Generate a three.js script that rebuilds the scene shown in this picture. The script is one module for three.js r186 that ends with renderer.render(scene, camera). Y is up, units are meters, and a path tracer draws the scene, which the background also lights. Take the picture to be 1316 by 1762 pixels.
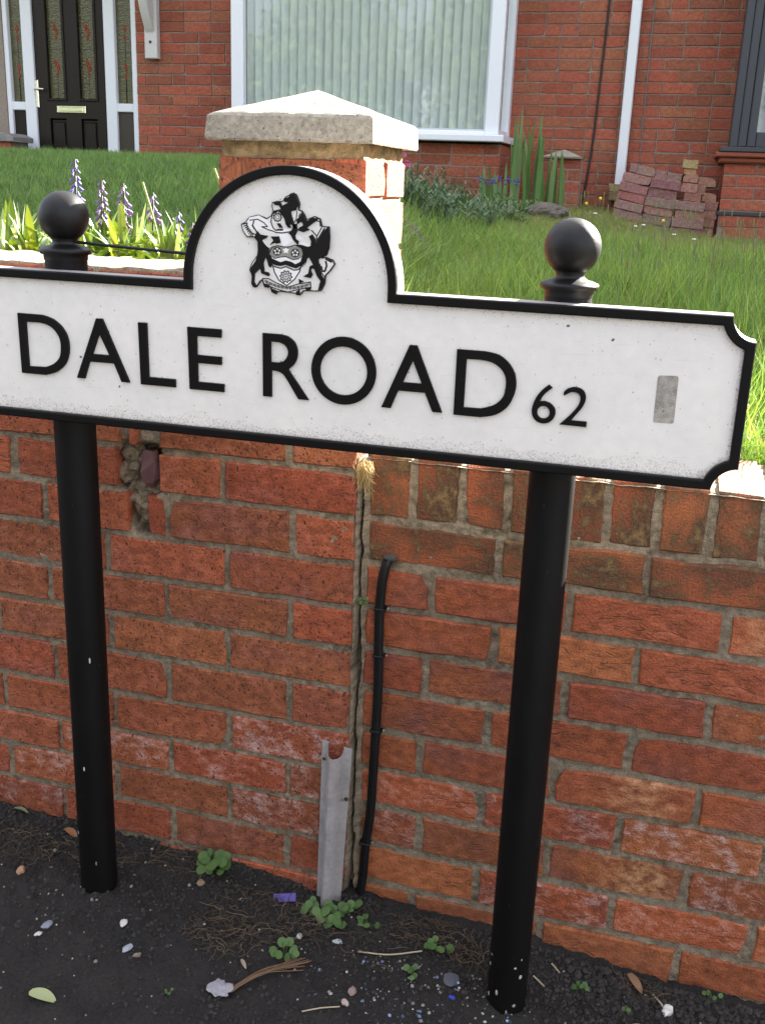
import * as THREE from 'three';
import { mergeGeometries, toCreasedNormals } from 'three/addons/utils/BufferGeometryUtils.js';
import { ImprovedNoise } from 'three/addons/math/ImprovedNoise.js';

/* ------------------------------------------------------------------ camera, sky, sun, exposure */
// while building, heights are counted from the camera's eye; everything is raised by EYE at the end
const EYE = 1.24;
const scene = new THREE.Scene();
const camera = new THREE.PerspectiveCamera(52.49, 764 / 1024, 0.05, 400);
camera.matrix.makeBasis(new THREE.Vector3(0.96037, 0.03641, -0.27633), new THREE.Vector3(-0.11633, 0.95331, -0.2787), new THREE.Vector3(0.25328, 0.2998, 0.91977));
camera.quaternion.setFromRotationMatrix(camera.matrix);
camera.position.set(0, EYE, 1.509);

const renderer = new THREE.WebGLRenderer({ antialias: true });
renderer.setSize(764, 1024);
renderer.shadowMap.enabled = true;
renderer.toneMapping = THREE.LinearToneMapping;
renderer.toneMappingExposure = 10.2;

const SUN = new THREE.Vector3(0.62, 0.58, -1).normalize();
const sun = new THREE.DirectionalLight(new THREE.Color(1, 0.94, 0.84), 5);
sun.position.copy(SUN).multiplyScalar(40);
sun.castShadow = true;
sun.shadow.mapSize.set(4096, 4096);
Object.assign(sun.shadow.camera, { left: -16, right: 16, top: 16, bottom: -16, near: 1, far: 110 });
sun.shadow.radius = 1;
scene.add(sun, sun.target);

const perlin = new ImprovedNoise();
const n3 = (x, y, z) => perlin.noise(x + 31.7, y + 17.3, z + 5.1);
function fbm(x, y, z, o = 4) { let s = 0, a = 0.5; for (let i = 0; i < o; i++) { s += a * n3(x, y, z); x *= 2.03; y *= 2.03; z *= 2.03; a *= 0.5; } return s; }
function rngOf(seed) { let a = seed >>> 0; return () => { a = (a + 0x6d2b79f5) | 0; let t = Math.imul(a ^ (a >>> 15), 1 | a); t = (t + Math.imul(t ^ (t >>> 7), 61 | t)) ^ t; return ((t ^ (t >>> 14)) >>> 0) / 4294967296; }; }
const clamp = (x, a = 0, b = 1) => Math.min(b, Math.max(a, x)), lerp = (a, b, t) => a + (b - a) * t;
const sstep = (a, b, x) => { const t = clamp((x - a) / (b - a)); return t * t * (3 - 2 * t); };

{ // clear sky with thin broken cloud
  const W = 1024, H = 512, d = new Float32Array(W * H * 4);
  for (let j = 0; j < H; j++) for (let i = 0; i < W; i++) {
    const th = ((j + 0.5) / H - 0.5) * Math.PI, ph = ((i + 0.5) / W - 0.5) * 2 * Math.PI;
    const y = Math.sin(th), x = Math.cos(th) * Math.cos(ph), z = Math.cos(th) * Math.sin(ph), h = Math.max(y, 0);
    const k = Math.pow(1 - h, 3.2);
    let r = lerp(0.09, 0.212, k), g = lerp(0.111, 0.219, k), b = lerp(0.156, 0.236, k);
    const q = 1 / (h + 0.18), c = sstep(-0.08, 0.34, fbm(x * q * 1.1, z * q * 1.1, 3.3, 5)) * sstep(0, 0.12, h) * 0.85;
    r = lerp(r, 0.325, c); g = lerp(g, 0.309, c); b = lerp(b, 0.302, c);
    const s = Math.max(0, x * SUN.x + y * SUN.y + z * SUN.z), glow = 0.5 * Math.pow(s, 24) + 0.14 * Math.pow(s, 5);
    r += glow; g += glow * 0.95; b += glow * 0.85;
    if (y < 0) { r = 0.06; g = 0.06; b = 0.055; }
    d.set([r, g, b, 1], (j * W + i) * 4);
  }
  const sky = new THREE.DataTexture(d, W, H, THREE.RGBAFormat, THREE.FloatType);
  sky.mapping = THREE.EquirectangularReflectionMapping; sky.magFilter = THREE.LinearFilter; sky.needsUpdate = true;
  scene.background = sky; scene.environment = sky;
}

/* ------------------------------------------------------------------ helpers */
const origin = new Map(), used = {};
function numbered(n) { const k = used[n] = (used[n] ?? -1) + 1; return k ? n + '_' + String(k).padStart(3, '0') : n; }
function meta(o, label, category, group, kind) { if (label) o.userData.label = label; if (category) o.userData.category = category; if (group) o.userData.group = group; if (kind) o.userData.kind = kind; return o; }
function thing(name, label, category, at = [0, 0, 0], group) {
  const o = new THREE.Group(); o.name = numbered(name); o.position.set(...at); scene.add(o); origin.set(o, at);
  return meta(o, label, category, group);
}
function shaded(m) { m.castShadow = m.receiveShadow = true; return m; }
// geometry given in the place's axes; it is moved into its thing's own axes
function part(parent, name, geo, mat, label) {
  const at = origin.get(parent) ?? [0, 0, 0]; geo.translate(-at[0], -at[1], -at[2]);
  const m = shaded(new THREE.Mesh(geo, mat)); m.name = name; parent.add(m); origin.set(m, at);
  if (label) m.userData.label = label;
  return m;
}
// a shared geometry placed somewhere
function put(parent, name, geo, mat, x, y, z, ry = 0, rz = 0) {
  const at = origin.get(parent) ?? [0, 0, 0];
  const m = shaded(new THREE.Mesh(geo, mat)); m.name = name; m.position.set(x - at[0], y - at[1], z - at[2]); m.rotation.set(0, ry, rz); parent.add(m); return m;
}
function single(name, geo, mat, label, category, at, group, kind) {
  geo.translate(-at[0], -at[1], -at[2]);
  const m = shaded(new THREE.Mesh(geo, mat)); m.name = numbered(name); m.position.set(...at); scene.add(m);
  return meta(m, label, category, group, kind);
}
const box = (x0, x1, y0, y1, z0, z1) => new THREE.BoxGeometry(x1 - x0, y1 - y0, z1 - z0).translate((x0 + x1) / 2, (y0 + y1) / 2, (z0 + z1) / 2);
// a box with its edges taken off
function cbox(x0, x1, y0, y1, z0, z1, c = 0.004) {
  const s = new THREE.Shape(); s.moveTo(x0 + c, y0 + c); s.lineTo(x1 - c, y0 + c); s.lineTo(x1 - c, y1 - c); s.lineTo(x0 + c, y1 - c); s.closePath();
  return new THREE.ExtrudeGeometry(s, { depth: z1 - z0 - 2 * c, bevelEnabled: true, bevelThickness: c, bevelSize: c, bevelSegments: 1 }).translate(0, 0, z0 + c);
}
const tube = (pts, r, seg = 24, rad = 8) => new THREE.TubeGeometry(new THREE.CatmullRomCurve3(pts.map((p) => new THREE.Vector3(...p))), seg, r, rad, false);
const poly = (pts) => { const s = new THREE.Shape(); pts.forEach(([x, y], i) => (i ? s.lineTo(x, y) : s.moveTo(x, y))); s.closePath(); return s; };
const ext = (shape, z, depth, bevel = 0, curve = 10) => new THREE.ExtrudeGeometry(shape, { depth: depth - bevel, bevelEnabled: bevel > 0, bevelThickness: bevel, bevelSize: bevel, bevelOffset: -bevel, bevelSegments: 2, curveSegments: curve }).translate(0, 0, z);
function merge(list) { return mergeGeometries(list.map((g) => { const q = g.index ? g.toNonIndexed() : g; for (const k of Object.keys(q.attributes)) if (!['position', 'normal', 'uv'].includes(k)) q.deleteAttribute(k); return q; })); }
const canvas = (w, h) => { const c = document.createElement('canvas'); c.width = w; c.height = h; return [c, c.getContext('2d')]; };
function tex(c, srgb, repeat) { const t = new THREE.CanvasTexture(c); if (srgb) t.colorSpace = THREE.SRGBColorSpace; if (repeat) { t.wrapS = t.wrapT = THREE.RepeatWrapping; } return t; }
const enc = (v) => 255 * (v <= 0.0031308 ? 12.92 * v : 1.055 * Math.pow(v, 1 / 2.4) - 0.055);
const css = (r, g, b, a = 1) => `rgba(${enc(clamp(r)) | 0},${enc(clamp(g)) | 0},${enc(clamp(b)) | 0},${a})`;
const rgb = (r, g, b) => new THREE.Color().setRGB(r, g, b);
const std = (c, roughness, more = {}) => new THREE.MeshStandardMaterial({ color: rgb(...c), roughness, ...more });
const phys = (c, roughness, more = {}) => new THREE.MeshPhysicalMaterial({ color: rgb(...c), roughness, ...more });
// tileable grain: f(x, y) in pixels -> [r, g, b, height], linear
function grain(size, f) {
  const [c, g] = canvas(size, size), [c2, g2] = canvas(size, size), a = g.createImageData(size, size), b = g2.createImageData(size, size);
  for (let y = 0; y < size; y++) for (let x = 0; x < size; x++) {
    const q = f(x, y), i = (y * size + x) * 4;
    a.data[i] = enc(clamp(q[0])); a.data[i + 1] = enc(clamp(q[1])); a.data[i + 2] = enc(clamp(q[2])); b.data[i] = b.data[i + 1] = b.data[i + 2] = 255 * clamp(q[3]); a.data[i + 3] = b.data[i + 3] = 255;
  }
  g.putImageData(a, 0, 0); g2.putImageData(b, 0, 0);
  return { c, g, c2, g2, map: () => tex(c, true, true), bump: () => tex(c2, false, true) };
}
// noise that repeats over a square of the given size
function tn(x, y, size, f, z = 0, o = 3) {
  const u = x / size, v = y / size, A = fbm(u * f, v * f, z, o), B = fbm((u - 1) * f, v * f, z, o), C = fbm(u * f, (v - 1) * f, z, o), D = fbm((u - 1) * f, (v - 1) * f, z, o);
  return lerp(lerp(A, B, u), lerp(C, D, u), v) * 1.4;
}
// an uneven height field z(x, y) over columns xs and rows ys, facing +z; uv in metres times k
function field(xs, ys, f, k = 4) {
  const p = [], uv = [], ix = [], w = xs.length;
  for (const y of ys) for (const x of xs) { p.push(x, y, f(x, y)); uv.push(x * k, y * k); }
  for (let j = 0; j + 1 < ys.length; j++) for (let i = 0; i + 1 < w; i++) { const a = j * w + i; ix.push(a, a + 1, a + w, a + 1, a + w + 1, a + w); }
  const g = new THREE.BufferGeometry(); g.setAttribute('position', new THREE.Float32BufferAttribute(p, 3)); g.setAttribute('uv', new THREE.Float32BufferAttribute(uv, 2)); g.setIndex(ix); g.computeVertexNormals(); return g;
}
const steps = (a, b, d) => { const n = Math.max(1, Math.round((b - a) / d)); return Array.from({ length: n + 1 }, (_, i) => a + (b - a) * i / n); };
// uv in metres by the way each face points
function planar(g, k = 1) {
  const q = g.index ? g.toNonIndexed() : g; q.computeVertexNormals(); const P = q.attributes.position, N = q.attributes.normal, uv = [];
  for (let i = 0; i < P.count; i++) { const ax = Math.abs(N.getX(i)), ay = Math.abs(N.getY(i)), az = Math.abs(N.getZ(i)); if (az >= ax && az >= ay) uv.push(P.getX(i) * k, P.getY(i) * k); else if (ax >= ay) uv.push(P.getZ(i) * k, P.getY(i) * k); else uv.push(P.getX(i) * k, P.getZ(i) * k); }
  q.setAttribute('uv', new THREE.Float32BufferAttribute(uv, 2)); return q;
}

/* ------------------------------------------------------------------ brick faces: an atlas of 48 faces, 4 across and 12 down, each 256 x 85 (215 x 65 mm) */
const CW = 256, CH = 85;
function brickAtlas(seed, kind) {
  const [c, g] = canvas(1024, 1024), [c2, g2] = canvas(1024, 1024), R = rngOf(seed);
  g2.fillStyle = '#999'; g2.fillRect(0, 0, 1024, 1024);
  for (let row = 0; row < 12; row++) for (let col = 0; col < 4; col++) {
    const X = col * CW, Y = row * CH, k = row * 4 + col, I = g.createImageData(CW, CH), J = g2.createImageData(CW, CH), ph = k * 7.7 + seed;
    let base = kind === 'house' ? [0.315, 0.09, 0.046] : kind === 'drag' ? [0.315, 0.086, 0.034] : [0.345, 0.094, 0.035];
    const v = (kind === 'house' ? 0.85 : 0.74) + R() * 0.36, warm = (R() - 0.5) * 0.34;
    base = [base[0] * v, base[1] * v * (1 + warm), base[2] * v * (1 + warm * 0.7)];
    const dusk = kind === 'house' ? R() * 0.6 : kind === 'drag' ? R() * 0.7 : R() * 0.95, buff = kind === 'crease' && row < 8 && R() < 0.26 ? 0.2 + R() * 0.38 : 0, bx = 40 + R() * 180;
    const weather = kind === 'crease' && row >= 8 && row < 10 ? 1 : 0, salt = kind !== 'house' && row >= 10 ? 0.2 + R() * (kind === 'drag' ? 0.34 : 0.5) : kind === 'drag' ? 0.05 : 0.03;
    for (let y = 0; y < CH; y++) for (let x = 0; x < CW; x++) {
      const i = (y * CW + x) * 4, u = x / CW, w = y / CH, big = fbm(u * 2.6 + ph, w * 1.2, ph, 3), mid = fbm(u * 12 + ph, w * 5, ph + 3, 3), fine = fbm(u * 70, w * 26, ph + 9, 2), dot = R();
      let q = [...base];
      const dm = clamp(dusk * (0.35 + big * 1.8)); const D = kind === 'crease' ? [0.115, 0.036, 0.028] : [0.15, 0.043, 0.034]; q = [lerp(q[0], D[0], dm), lerp(q[1], D[1], dm), lerp(q[2], D[2], dm)];
      if (buff) { const m = clamp(Math.exp(-(((x - bx) / 62) ** 2)) * buff * (1 + mid * 2.6)); q = [lerp(q[0], 0.46, m), lerp(q[1], 0.26, m), lerp(q[2], 0.13, m)]; }
      if (weather) { const m = clamp(0.72 + big * 1.5 + mid * 1.1); q = [lerp(q[0], 0.068, m), lerp(q[1], 0.036, m), lerp(q[2], 0.017, m)]; const y2 = clamp(mid * 1.6 + big - 0.1); q = [lerp(q[0], 0.15, y2), lerp(q[1], 0.095, y2), lerp(q[2], 0.028, y2)]; }
      const s = clamp(salt * (big * 1.8 + mid * 2.2 + fine * 1.1 - 0.02) * 1.05); q = [lerp(q[0], 0.36, s), lerp(q[1], 0.29, s), lerp(q[2], 0.28, s)];
      const m2 = 1 + big * 0.35 + mid * 0.75 + fine * 0.75 + (dot - 0.5) * 0.22;
      I.data[i] = enc(clamp(q[0] * m2)); I.data[i + 1] = enc(clamp(q[1] * m2)); I.data[i + 2] = enc(clamp(q[2] * m2)); I.data[i + 3] = 255;
      J.data[i] = J.data[i + 1] = J.data[i + 2] = 255 * clamp(0.6 + mid * 0.35 + fine * 0.5 + (dot - 0.5) * 0.1); J.data[i + 3] = 255;
    }
    g.putImageData(I, X, Y); g2.putImageData(J, X, Y);
    g.save(); g.beginPath(); g.rect(X, Y, CW, CH); g.clip(); g2.save(); g2.beginPath(); g2.rect(X, Y, CW, CH); g2.clip();
    if (kind === 'drag') for (let i = 0; i < 210; i++) { // torn pits of a dragged face
      const x = X + R() * CW, y = Y + R() * CH, a = 0.9 + R() * 0.9, l = 0.8 + R() * R() * 4.2, t = 0.6 + R() * 1.2;
      for (const [q, col] of [[g, css(0.035, 0.014, 0.012, 0.35 + R() * 0.55)], [g2, 'rgba(20,20,20,0.8)']]) { q.fillStyle = col; q.beginPath(); q.ellipse(x, y, l, t, a, 0, 7); q.fill(); }
    }
    if (kind === 'crease' && !weather) for (let i = 0, n = R() < 0.75 ? 45 + R() * 60 : 12, fx = R() * CW, fy = R() * CH; i < n; i++) { // folds of a hand-thrown face
      let x = X + fx + (R() + R() - 1) * 110, y = Y + fy + (R() - 0.5) * CH, a = (x - X - fx) / 150 * (k % 2 ? 1 : -1) + (R() - 0.5) * 0.5; g.lineWidth = g2.lineWidth = 0.5 + R() * R() * 1.5; g.strokeStyle = css(0.05, 0.02, 0.014, 0.25 + R() * 0.5); g2.strokeStyle = 'rgba(10,10,10,0.7)';
      g.beginPath(); g2.beginPath(); g.moveTo(x, y); g2.moveTo(x, y);
      for (let s = 0; s < 5; s++) { a += (R() - 0.5) * 0.7; x += Math.cos(a) * (2 + R() * 2.6); y += Math.sin(a) * 2.4; g.lineTo(x, y); g2.lineTo(x, y); }
      g.stroke(); g2.stroke();
    }
    if (kind === 'crease') for (let i = 0; i < 46; i++) { g.fillStyle = css(0.03, 0.016, 0.012, 0.3 + R() * 0.4); g.beginPath(); g.ellipse(X + R() * CW, Y + R() * CH, 0.5 + R() * 1.2, 0.5 + R() * 0.8, R() * 3, 0, 7); g.fill(); }
    if (kind === 'crease' && row >= 10) for (let i = 0; i < 26; i++) { // lime dragged across the face
      const x = X + 20 + R() * 200, y = Y + 10 + R() * 60, a = 0.5 + (R() - 0.5) * 0.5; g.strokeStyle = css(0.55, 0.48, 0.5, 0.25 + R() * 0.4); g.lineWidth = 0.5 + R() * 0.9; g.beginPath(); g.moveTo(x, y); g.lineTo(x + Math.cos(a) * (6 + R() * 22), y + Math.sin(a) * (4 + R() * 14)); g.stroke();
    }
    g.restore(); g2.restore();
  }
  return { map: tex(c, true), bumpMap: tex(c2, false) };
}
// one brick: front face at z = 0 reaching back to -d, centre at the origin; edges worn, outline a little uneven
function brickGeo(w, h, d, R, cell, wear = 1, upright = false) {
  const nx = w > 0.15 ? 4 : 2, ny = 2, p = [], uv = [], ix = [], c = 0.0022 * wear, j = 0.0024 * wear;
  const cx = (cell % 4) * CW, cy = Math.floor(cell / 4) * CH, u0 = upright ? 0.3 * R() : Math.max(0, R() * (0.215 - Math.min(w, 0.215)) / 0.215);
  const U = (x, y) => { let a = u0 + (x + w / 2) / 0.215, b = (y + h / 2) / 0.065; if (upright) { a = u0 + (y + h / 2) / 0.215; b = (x + w / 2) / 0.068; } return [(cx + 2 + clamp(a) * (CW - 4)) / 1024, 1 - (cy + 2 + clamp(1 - b) * (CH - 4)) / 1024]; };
  const ring = [], edge = [];
  for (let b = 0; b <= ny; b++) for (let a = 0; a <= nx; a++) {
    const on = a === 0 || a === nx || b === 0 || b === ny, x0 = -w / 2 + w * a / nx, y0 = -h / 2 + h * b / ny;
    let x = x0, y = y0;
    if (a === 0) x += c; if (a === nx) x -= c; if (b === 0) y += c; if (b === ny) y -= c;
    let dx = on ? (R() - 0.5) * j : 0, dy = on ? (R() - 0.5) * j : 0;
    if ((a === 0 || a === nx) && (b === 0 || b === ny) && wear > 0.9 && R() < 0.08) { const q = 0.003 + R() * 0.006; dx -= Math.sign(x0) * q; dy -= Math.sign(y0) * q * (0.4 + R() * 0.6); }
    p.push(x + dx, y + dy, (R() - 0.5) * 0.0012 * wear); uv.push(...U(x, y)); edge.push([dx, dy, x0, y0]);
  }
  const id = (a, b) => b * (nx + 1) + a;
  for (let b = 0; b < ny; b++) for (let a = 0; a < nx; a++) ix.push(id(a, b), id(a + 1, b), id(a + 1, b + 1), id(a, b), id(a + 1, b + 1), id(a, b + 1));
  for (let a = 0; a < nx; a++) ring.push(id(a, 0)); for (let b = 0; b < ny; b++) ring.push(id(nx, b)); for (let a = nx; a > 0; a--) ring.push(id(a, ny)); for (let b = ny; b > 0; b--) ring.push(id(0, b));
  const s = p.length / 3, n = ring.length;
  for (const [z, q] of [[-c * 1.3, 1], [-d, 0.3]]) for (const r of ring) { const e = edge[r]; p.push(e[2] + e[0] * 1.5 * q, e[3] + e[1] * 1.5 * q, z); const t = U(e[2] - Math.sign(e[2]) * (z < -0.02 ? Math.min(d, 0.2) : 0), e[3] - Math.sign(e[3]) * (z < -0.02 ? 0.03 : 0)); uv.push(...t); }
  for (let i = 0; i < n; i++) { const k = (i + 1) % n; ix.push(ring[i], s + i, s + k, ring[i], s + k, ring[k], s + i, s + n + i, s + n + k, s + i, s + n + k, s + k); }
  const g = new THREE.BufferGeometry(); g.setAttribute('position', new THREE.Float32BufferAttribute(p, 3)); g.setAttribute('uv', new THREE.Float32BufferAttribute(uv, 2)); g.setIndex(ix);
  return toCreasedNormals(g, 0.6);
}
const dragFace = brickAtlas(11, 'drag'), creaseFace = brickAtlas(23, 'crease'), houseFace = brickAtlas(37, 'house');
const M = {
  brickDrag: new THREE.MeshStandardMaterial({ ...dragFace, bumpScale: 0.0022, roughness: 0.88 }),
  brickCrease: new THREE.MeshStandardMaterial({ ...creaseFace, bumpScale: 0.0026, roughness: 0.86 }),
  brickHouse: new THREE.MeshStandardMaterial({ ...houseFace, bumpScale: 0.0016, roughness: 0.85 }),
};
{
  const R = rngOf(5);
  const mo = grain(512, (x, y) => { const a = tn(x, y, 512, 5, 1), b = tn(x, y, 512, 22, 2), c = (R() - 0.5), m = clamp(tn(x, y, 512, 9, 7) * 2 + 0.1), v = 1 + a * 0.6 + b * 0.9 + c * 0.9; return [lerp(0.285, 0.18, m) * v, lerp(0.232, 0.145, m) * v, lerp(0.165, 0.095, m) * v, 0.5 + b * 0.6 + c * 0.4]; });
  M.mortar = std([1, 1, 1], 0.95, { map: mo.map(), bumpMap: mo.bump(), bumpScale: 0.006 });
  const hm = grain(256, (x, y) => { const b = tn(x, y, 256, 16, 2), c = (R() - 0.5), v = 1 + b * 0.6 + c * 0.3; return [0.27 * v, 0.22 * v, 0.18 * v, 0.5 + b * 0.5]; });
  M.houseMortar = std([1, 1, 1], 0.95, { map: hm.map(), bumpMap: hm.bump(), bumpScale: 0.002 });
  const co = grain(512, (x, y) => { const a = tn(x, y, 512, 4, 4), b = tn(x, y, 512, 30, 5), c = R() - 0.5, v = 1 + a * 0.5 + b * 0.8 + c * 0.6; return [0.3 * v, 0.268 * v, 0.21 * v, 0.55 + b * 0.4 + c * 0.3]; });
  for (let i = 0; i < 900; i++) { const x = R() * 512, y = R() * 512, r = 0.5 + R() * R() * R() * 5; co.g.fillStyle = css(0.04, 0.035, 0.03, 0.4 + R() * 0.5); co.g.beginPath(); co.g.ellipse(x, y, r, r * (0.5 + R() * 0.5), R() * 3, 0, 7); co.g.fill(); co.g2.fillStyle = 'rgba(0,0,0,0.8)'; co.g2.beginPath(); co.g2.arc(x, y, r, 0, 7); co.g2.fill(); }
  M.cast = std([1, 1, 1], 0.93, { map: co.map(), bumpMap: co.bump(), bumpScale: 0.003 });
  const so = grain(1024, (x, y) => { const a = tn(x, y, 1024, 6, 8), b = tn(x, y, 1024, 60, 9, 2), c = R(), v = 1 + a * 0.7 + b * 0.9 + (c - 0.5) * 0.7; return [0.0185 * v, 0.0158 * v, 0.0142 * v, 0.5 + b * 0.7 + (c - 0.5) * 0.3]; });
  for (let i = 0; i < 1300; i++) { const x = R() * 1024, y = R() * 1024, r = 0.5 + R() * R() * 2.4, v = R(); so.g.fillStyle = v < 0.7 ? css(0.1, 0.095, 0.09, 0.6) : v < 0.9 ? css(0.2, 0.19, 0.18, 0.7) : css(0.1, 0.06, 0.035, 0.7); so.g.beginPath(); so.g.ellipse(x, y, r, r * 0.7, R() * 3, 0, 7); so.g.fill(); so.g2.fillStyle = 'rgba(255,255,255,0.6)'; so.g2.beginPath(); so.g2.arc(x, y, r, 0, 7); so.g2.fill(); }
  M.soil = std([1, 1, 1], 0.97, { map: so.map(), bumpMap: so.bump(), bumpScale: 0.005 });
  const pa = grain(512, (x, y) => { const b = tn(x, y, 512, 40, 3, 2), c = R() - 0.5, v = 1 + b * 0.5 + c * 0.6; return [0.055 * v, 0.054 * v, 0.052 * v, 0.5 + c * 0.5]; });
  M.asphalt = std([1, 1, 1], 0.95, { map: pa.map(), bumpMap: pa.bump(), bumpScale: 0.003 });
  const tf = grain(512, (x, y) => { const a = tn(x, y, 512, 8, 6), c = R() - 0.5, v = 1 + a * 0.8 + c * 0.6; return [0.06 * v, 0.075 * v, 0.022 * v, 0.5 + c * 0.5]; });
  M.turf = std([1, 1, 1], 1, { map: tf.map(), bumpMap: tf.bump(), bumpScale: 0.006 });
}
// black gloss paint with a few chips
{
  const rep = (t, a, b) => { t.repeat.set(a, b); return t; }, R = rngOf(77), bl = grain(512, (x, y) => { const a = tn(x, y, 512, 6, 2), c = R() - 0.5, v = 1 + a * 0.6 + c * 0.3; return [0.0036 * v, 0.0031 * v, 0.0032 * v, 0.5 + tn(x, y, 512, 26, 4) * 0.35 + c * 0.12]; });
  for (let i = 0; i < 9; i++) { bl.g.fillStyle = css(0.22, 0.2, 0.19, 0.6); bl.g.beginPath(); bl.g.ellipse(R() * 512, R() * 512, 0.7 + R() * 2, 0.6 + R(), R() * 3, 0, 7); bl.g.fill(); }
  M.blackPaint = phys([1, 1, 1], 0.54, { map: rep(bl.map(), 1, 5), bumpMap: rep(bl.bump(), 1, 5), bumpScale: 0.0006, specularIntensity: 0.42 });
  M.finial = phys([1, 1, 1], 0.47, { map: rep(bl.map(), 1, 1), bumpMap: bl.bump(), bumpScale: 0.0004, specularIntensity: 0.75 });
  M.blackTrim = phys([1, 1, 1], 0.45, { map: rep(bl.map(), 5, 5), specularIntensity: 0.4 });
}
M.edge = std([0.3, 0.28, 0.265], 0.55);
M.black = phys([0.006, 0.005, 0.005], 0.45, { specularIntensity: 0.5 });
M.rubber = phys([0.007, 0.007, 0.008], 0.5, { specularIntensity: 0.6 });
M.pvc = std([0.74, 0.76, 0.8], 0.35);
M.glass = phys([0.96, 0.98, 0.97], 0.02, { transmission: 1, ior: 1.5, thickness: 0 });
M.wood = phys([0.012, 0.0075, 0.0055], 0.42, { specularIntensity: 0.5 });
M.chrome = std([0.75, 0.72, 0.6], 0.22, { metalness: 1 });

/* ------------------------------------------------------------------ ground, pavement, road */
const walk = (x) => -1.2392 - 0.072 * clamp(x, -3, 3);
const bank = (x, z) => 0.006 * sstep(0.12, 0.0, z) * (0.4 + fbm(x * 6, z * 6, 2, 3) * 2);
const mound = (x, z) => [-0.8535, -0.1385].reduce((s, p, i) => s + (i ? 0.016 : 0.008) * Math.exp(-(((x - p) / 0.09) ** 2) - ((z - 0.18) / 0.08) ** 2), 0);
const soilY = (x, z) => walk(x) + mound(x, z) + bank(x, z) + 0.012 * fbm(x * 9, z * 9, 1, 3) + 0.013 * fbm(x * 42, z * 42, 4, 3) * sstep(0.5, 0.22, z + 0.12 * fbm(x * 5, z * 3, 8, 2));
{
  single('ground', planar(new THREE.CircleGeometry(220, 64).rotateX(-Math.PI / 2).translate(0, -1.75, 0)), M.turf, 'open grassy land around the street', 'ground', [0, -1.75, 0], null, 'structure');
  const xs = [...steps(-6, -1.25, 0.25), ...steps(-1.24, 0.4, 0.006), ...steps(0.45, 6, 0.25)], zs = [...steps(-0.06, 0.52, 0.006), ...steps(0.56, 2.0, 0.12)];
  const s = field(xs, zs.map((z) => -z).reverse(), (x, y) => soilY(x, -y), 2.5);
  // the field is laid down: (x, y, h) -> (x, h, -y)
  s.rotateX(-Math.PI / 2); s.computeVertexNormals();
  single('pavement', s, M.soil, 'dark gritty asphalt and soil at the foot of the garden walls', 'pavement', [0, -1.24, 0], null, 'structure');
  single('kerb', planar(cbox(-30, 30, -1.62, -1.25, 2.0, 2.13, 0.012)), M.cast, 'concrete kerb between the pavement and the street', 'kerb', [0, -1.62, 2.06], null, 'structure');
  single('road', planar(box(-40, 40, -1.6, -1.38, 2.13, 9.6)), M.asphalt, 'grey asphalt carriageway of the street', 'road', [0, -1.6, 6.4], null, 'structure');
  single('pavement', planar(box(-40, 40, -1.6, -1.26, 9.6, 11.8)), M.asphalt, 'asphalt pavement across the street', 'pavement', [0, -1.6, 10.7], null, 'structure');
}

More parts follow.
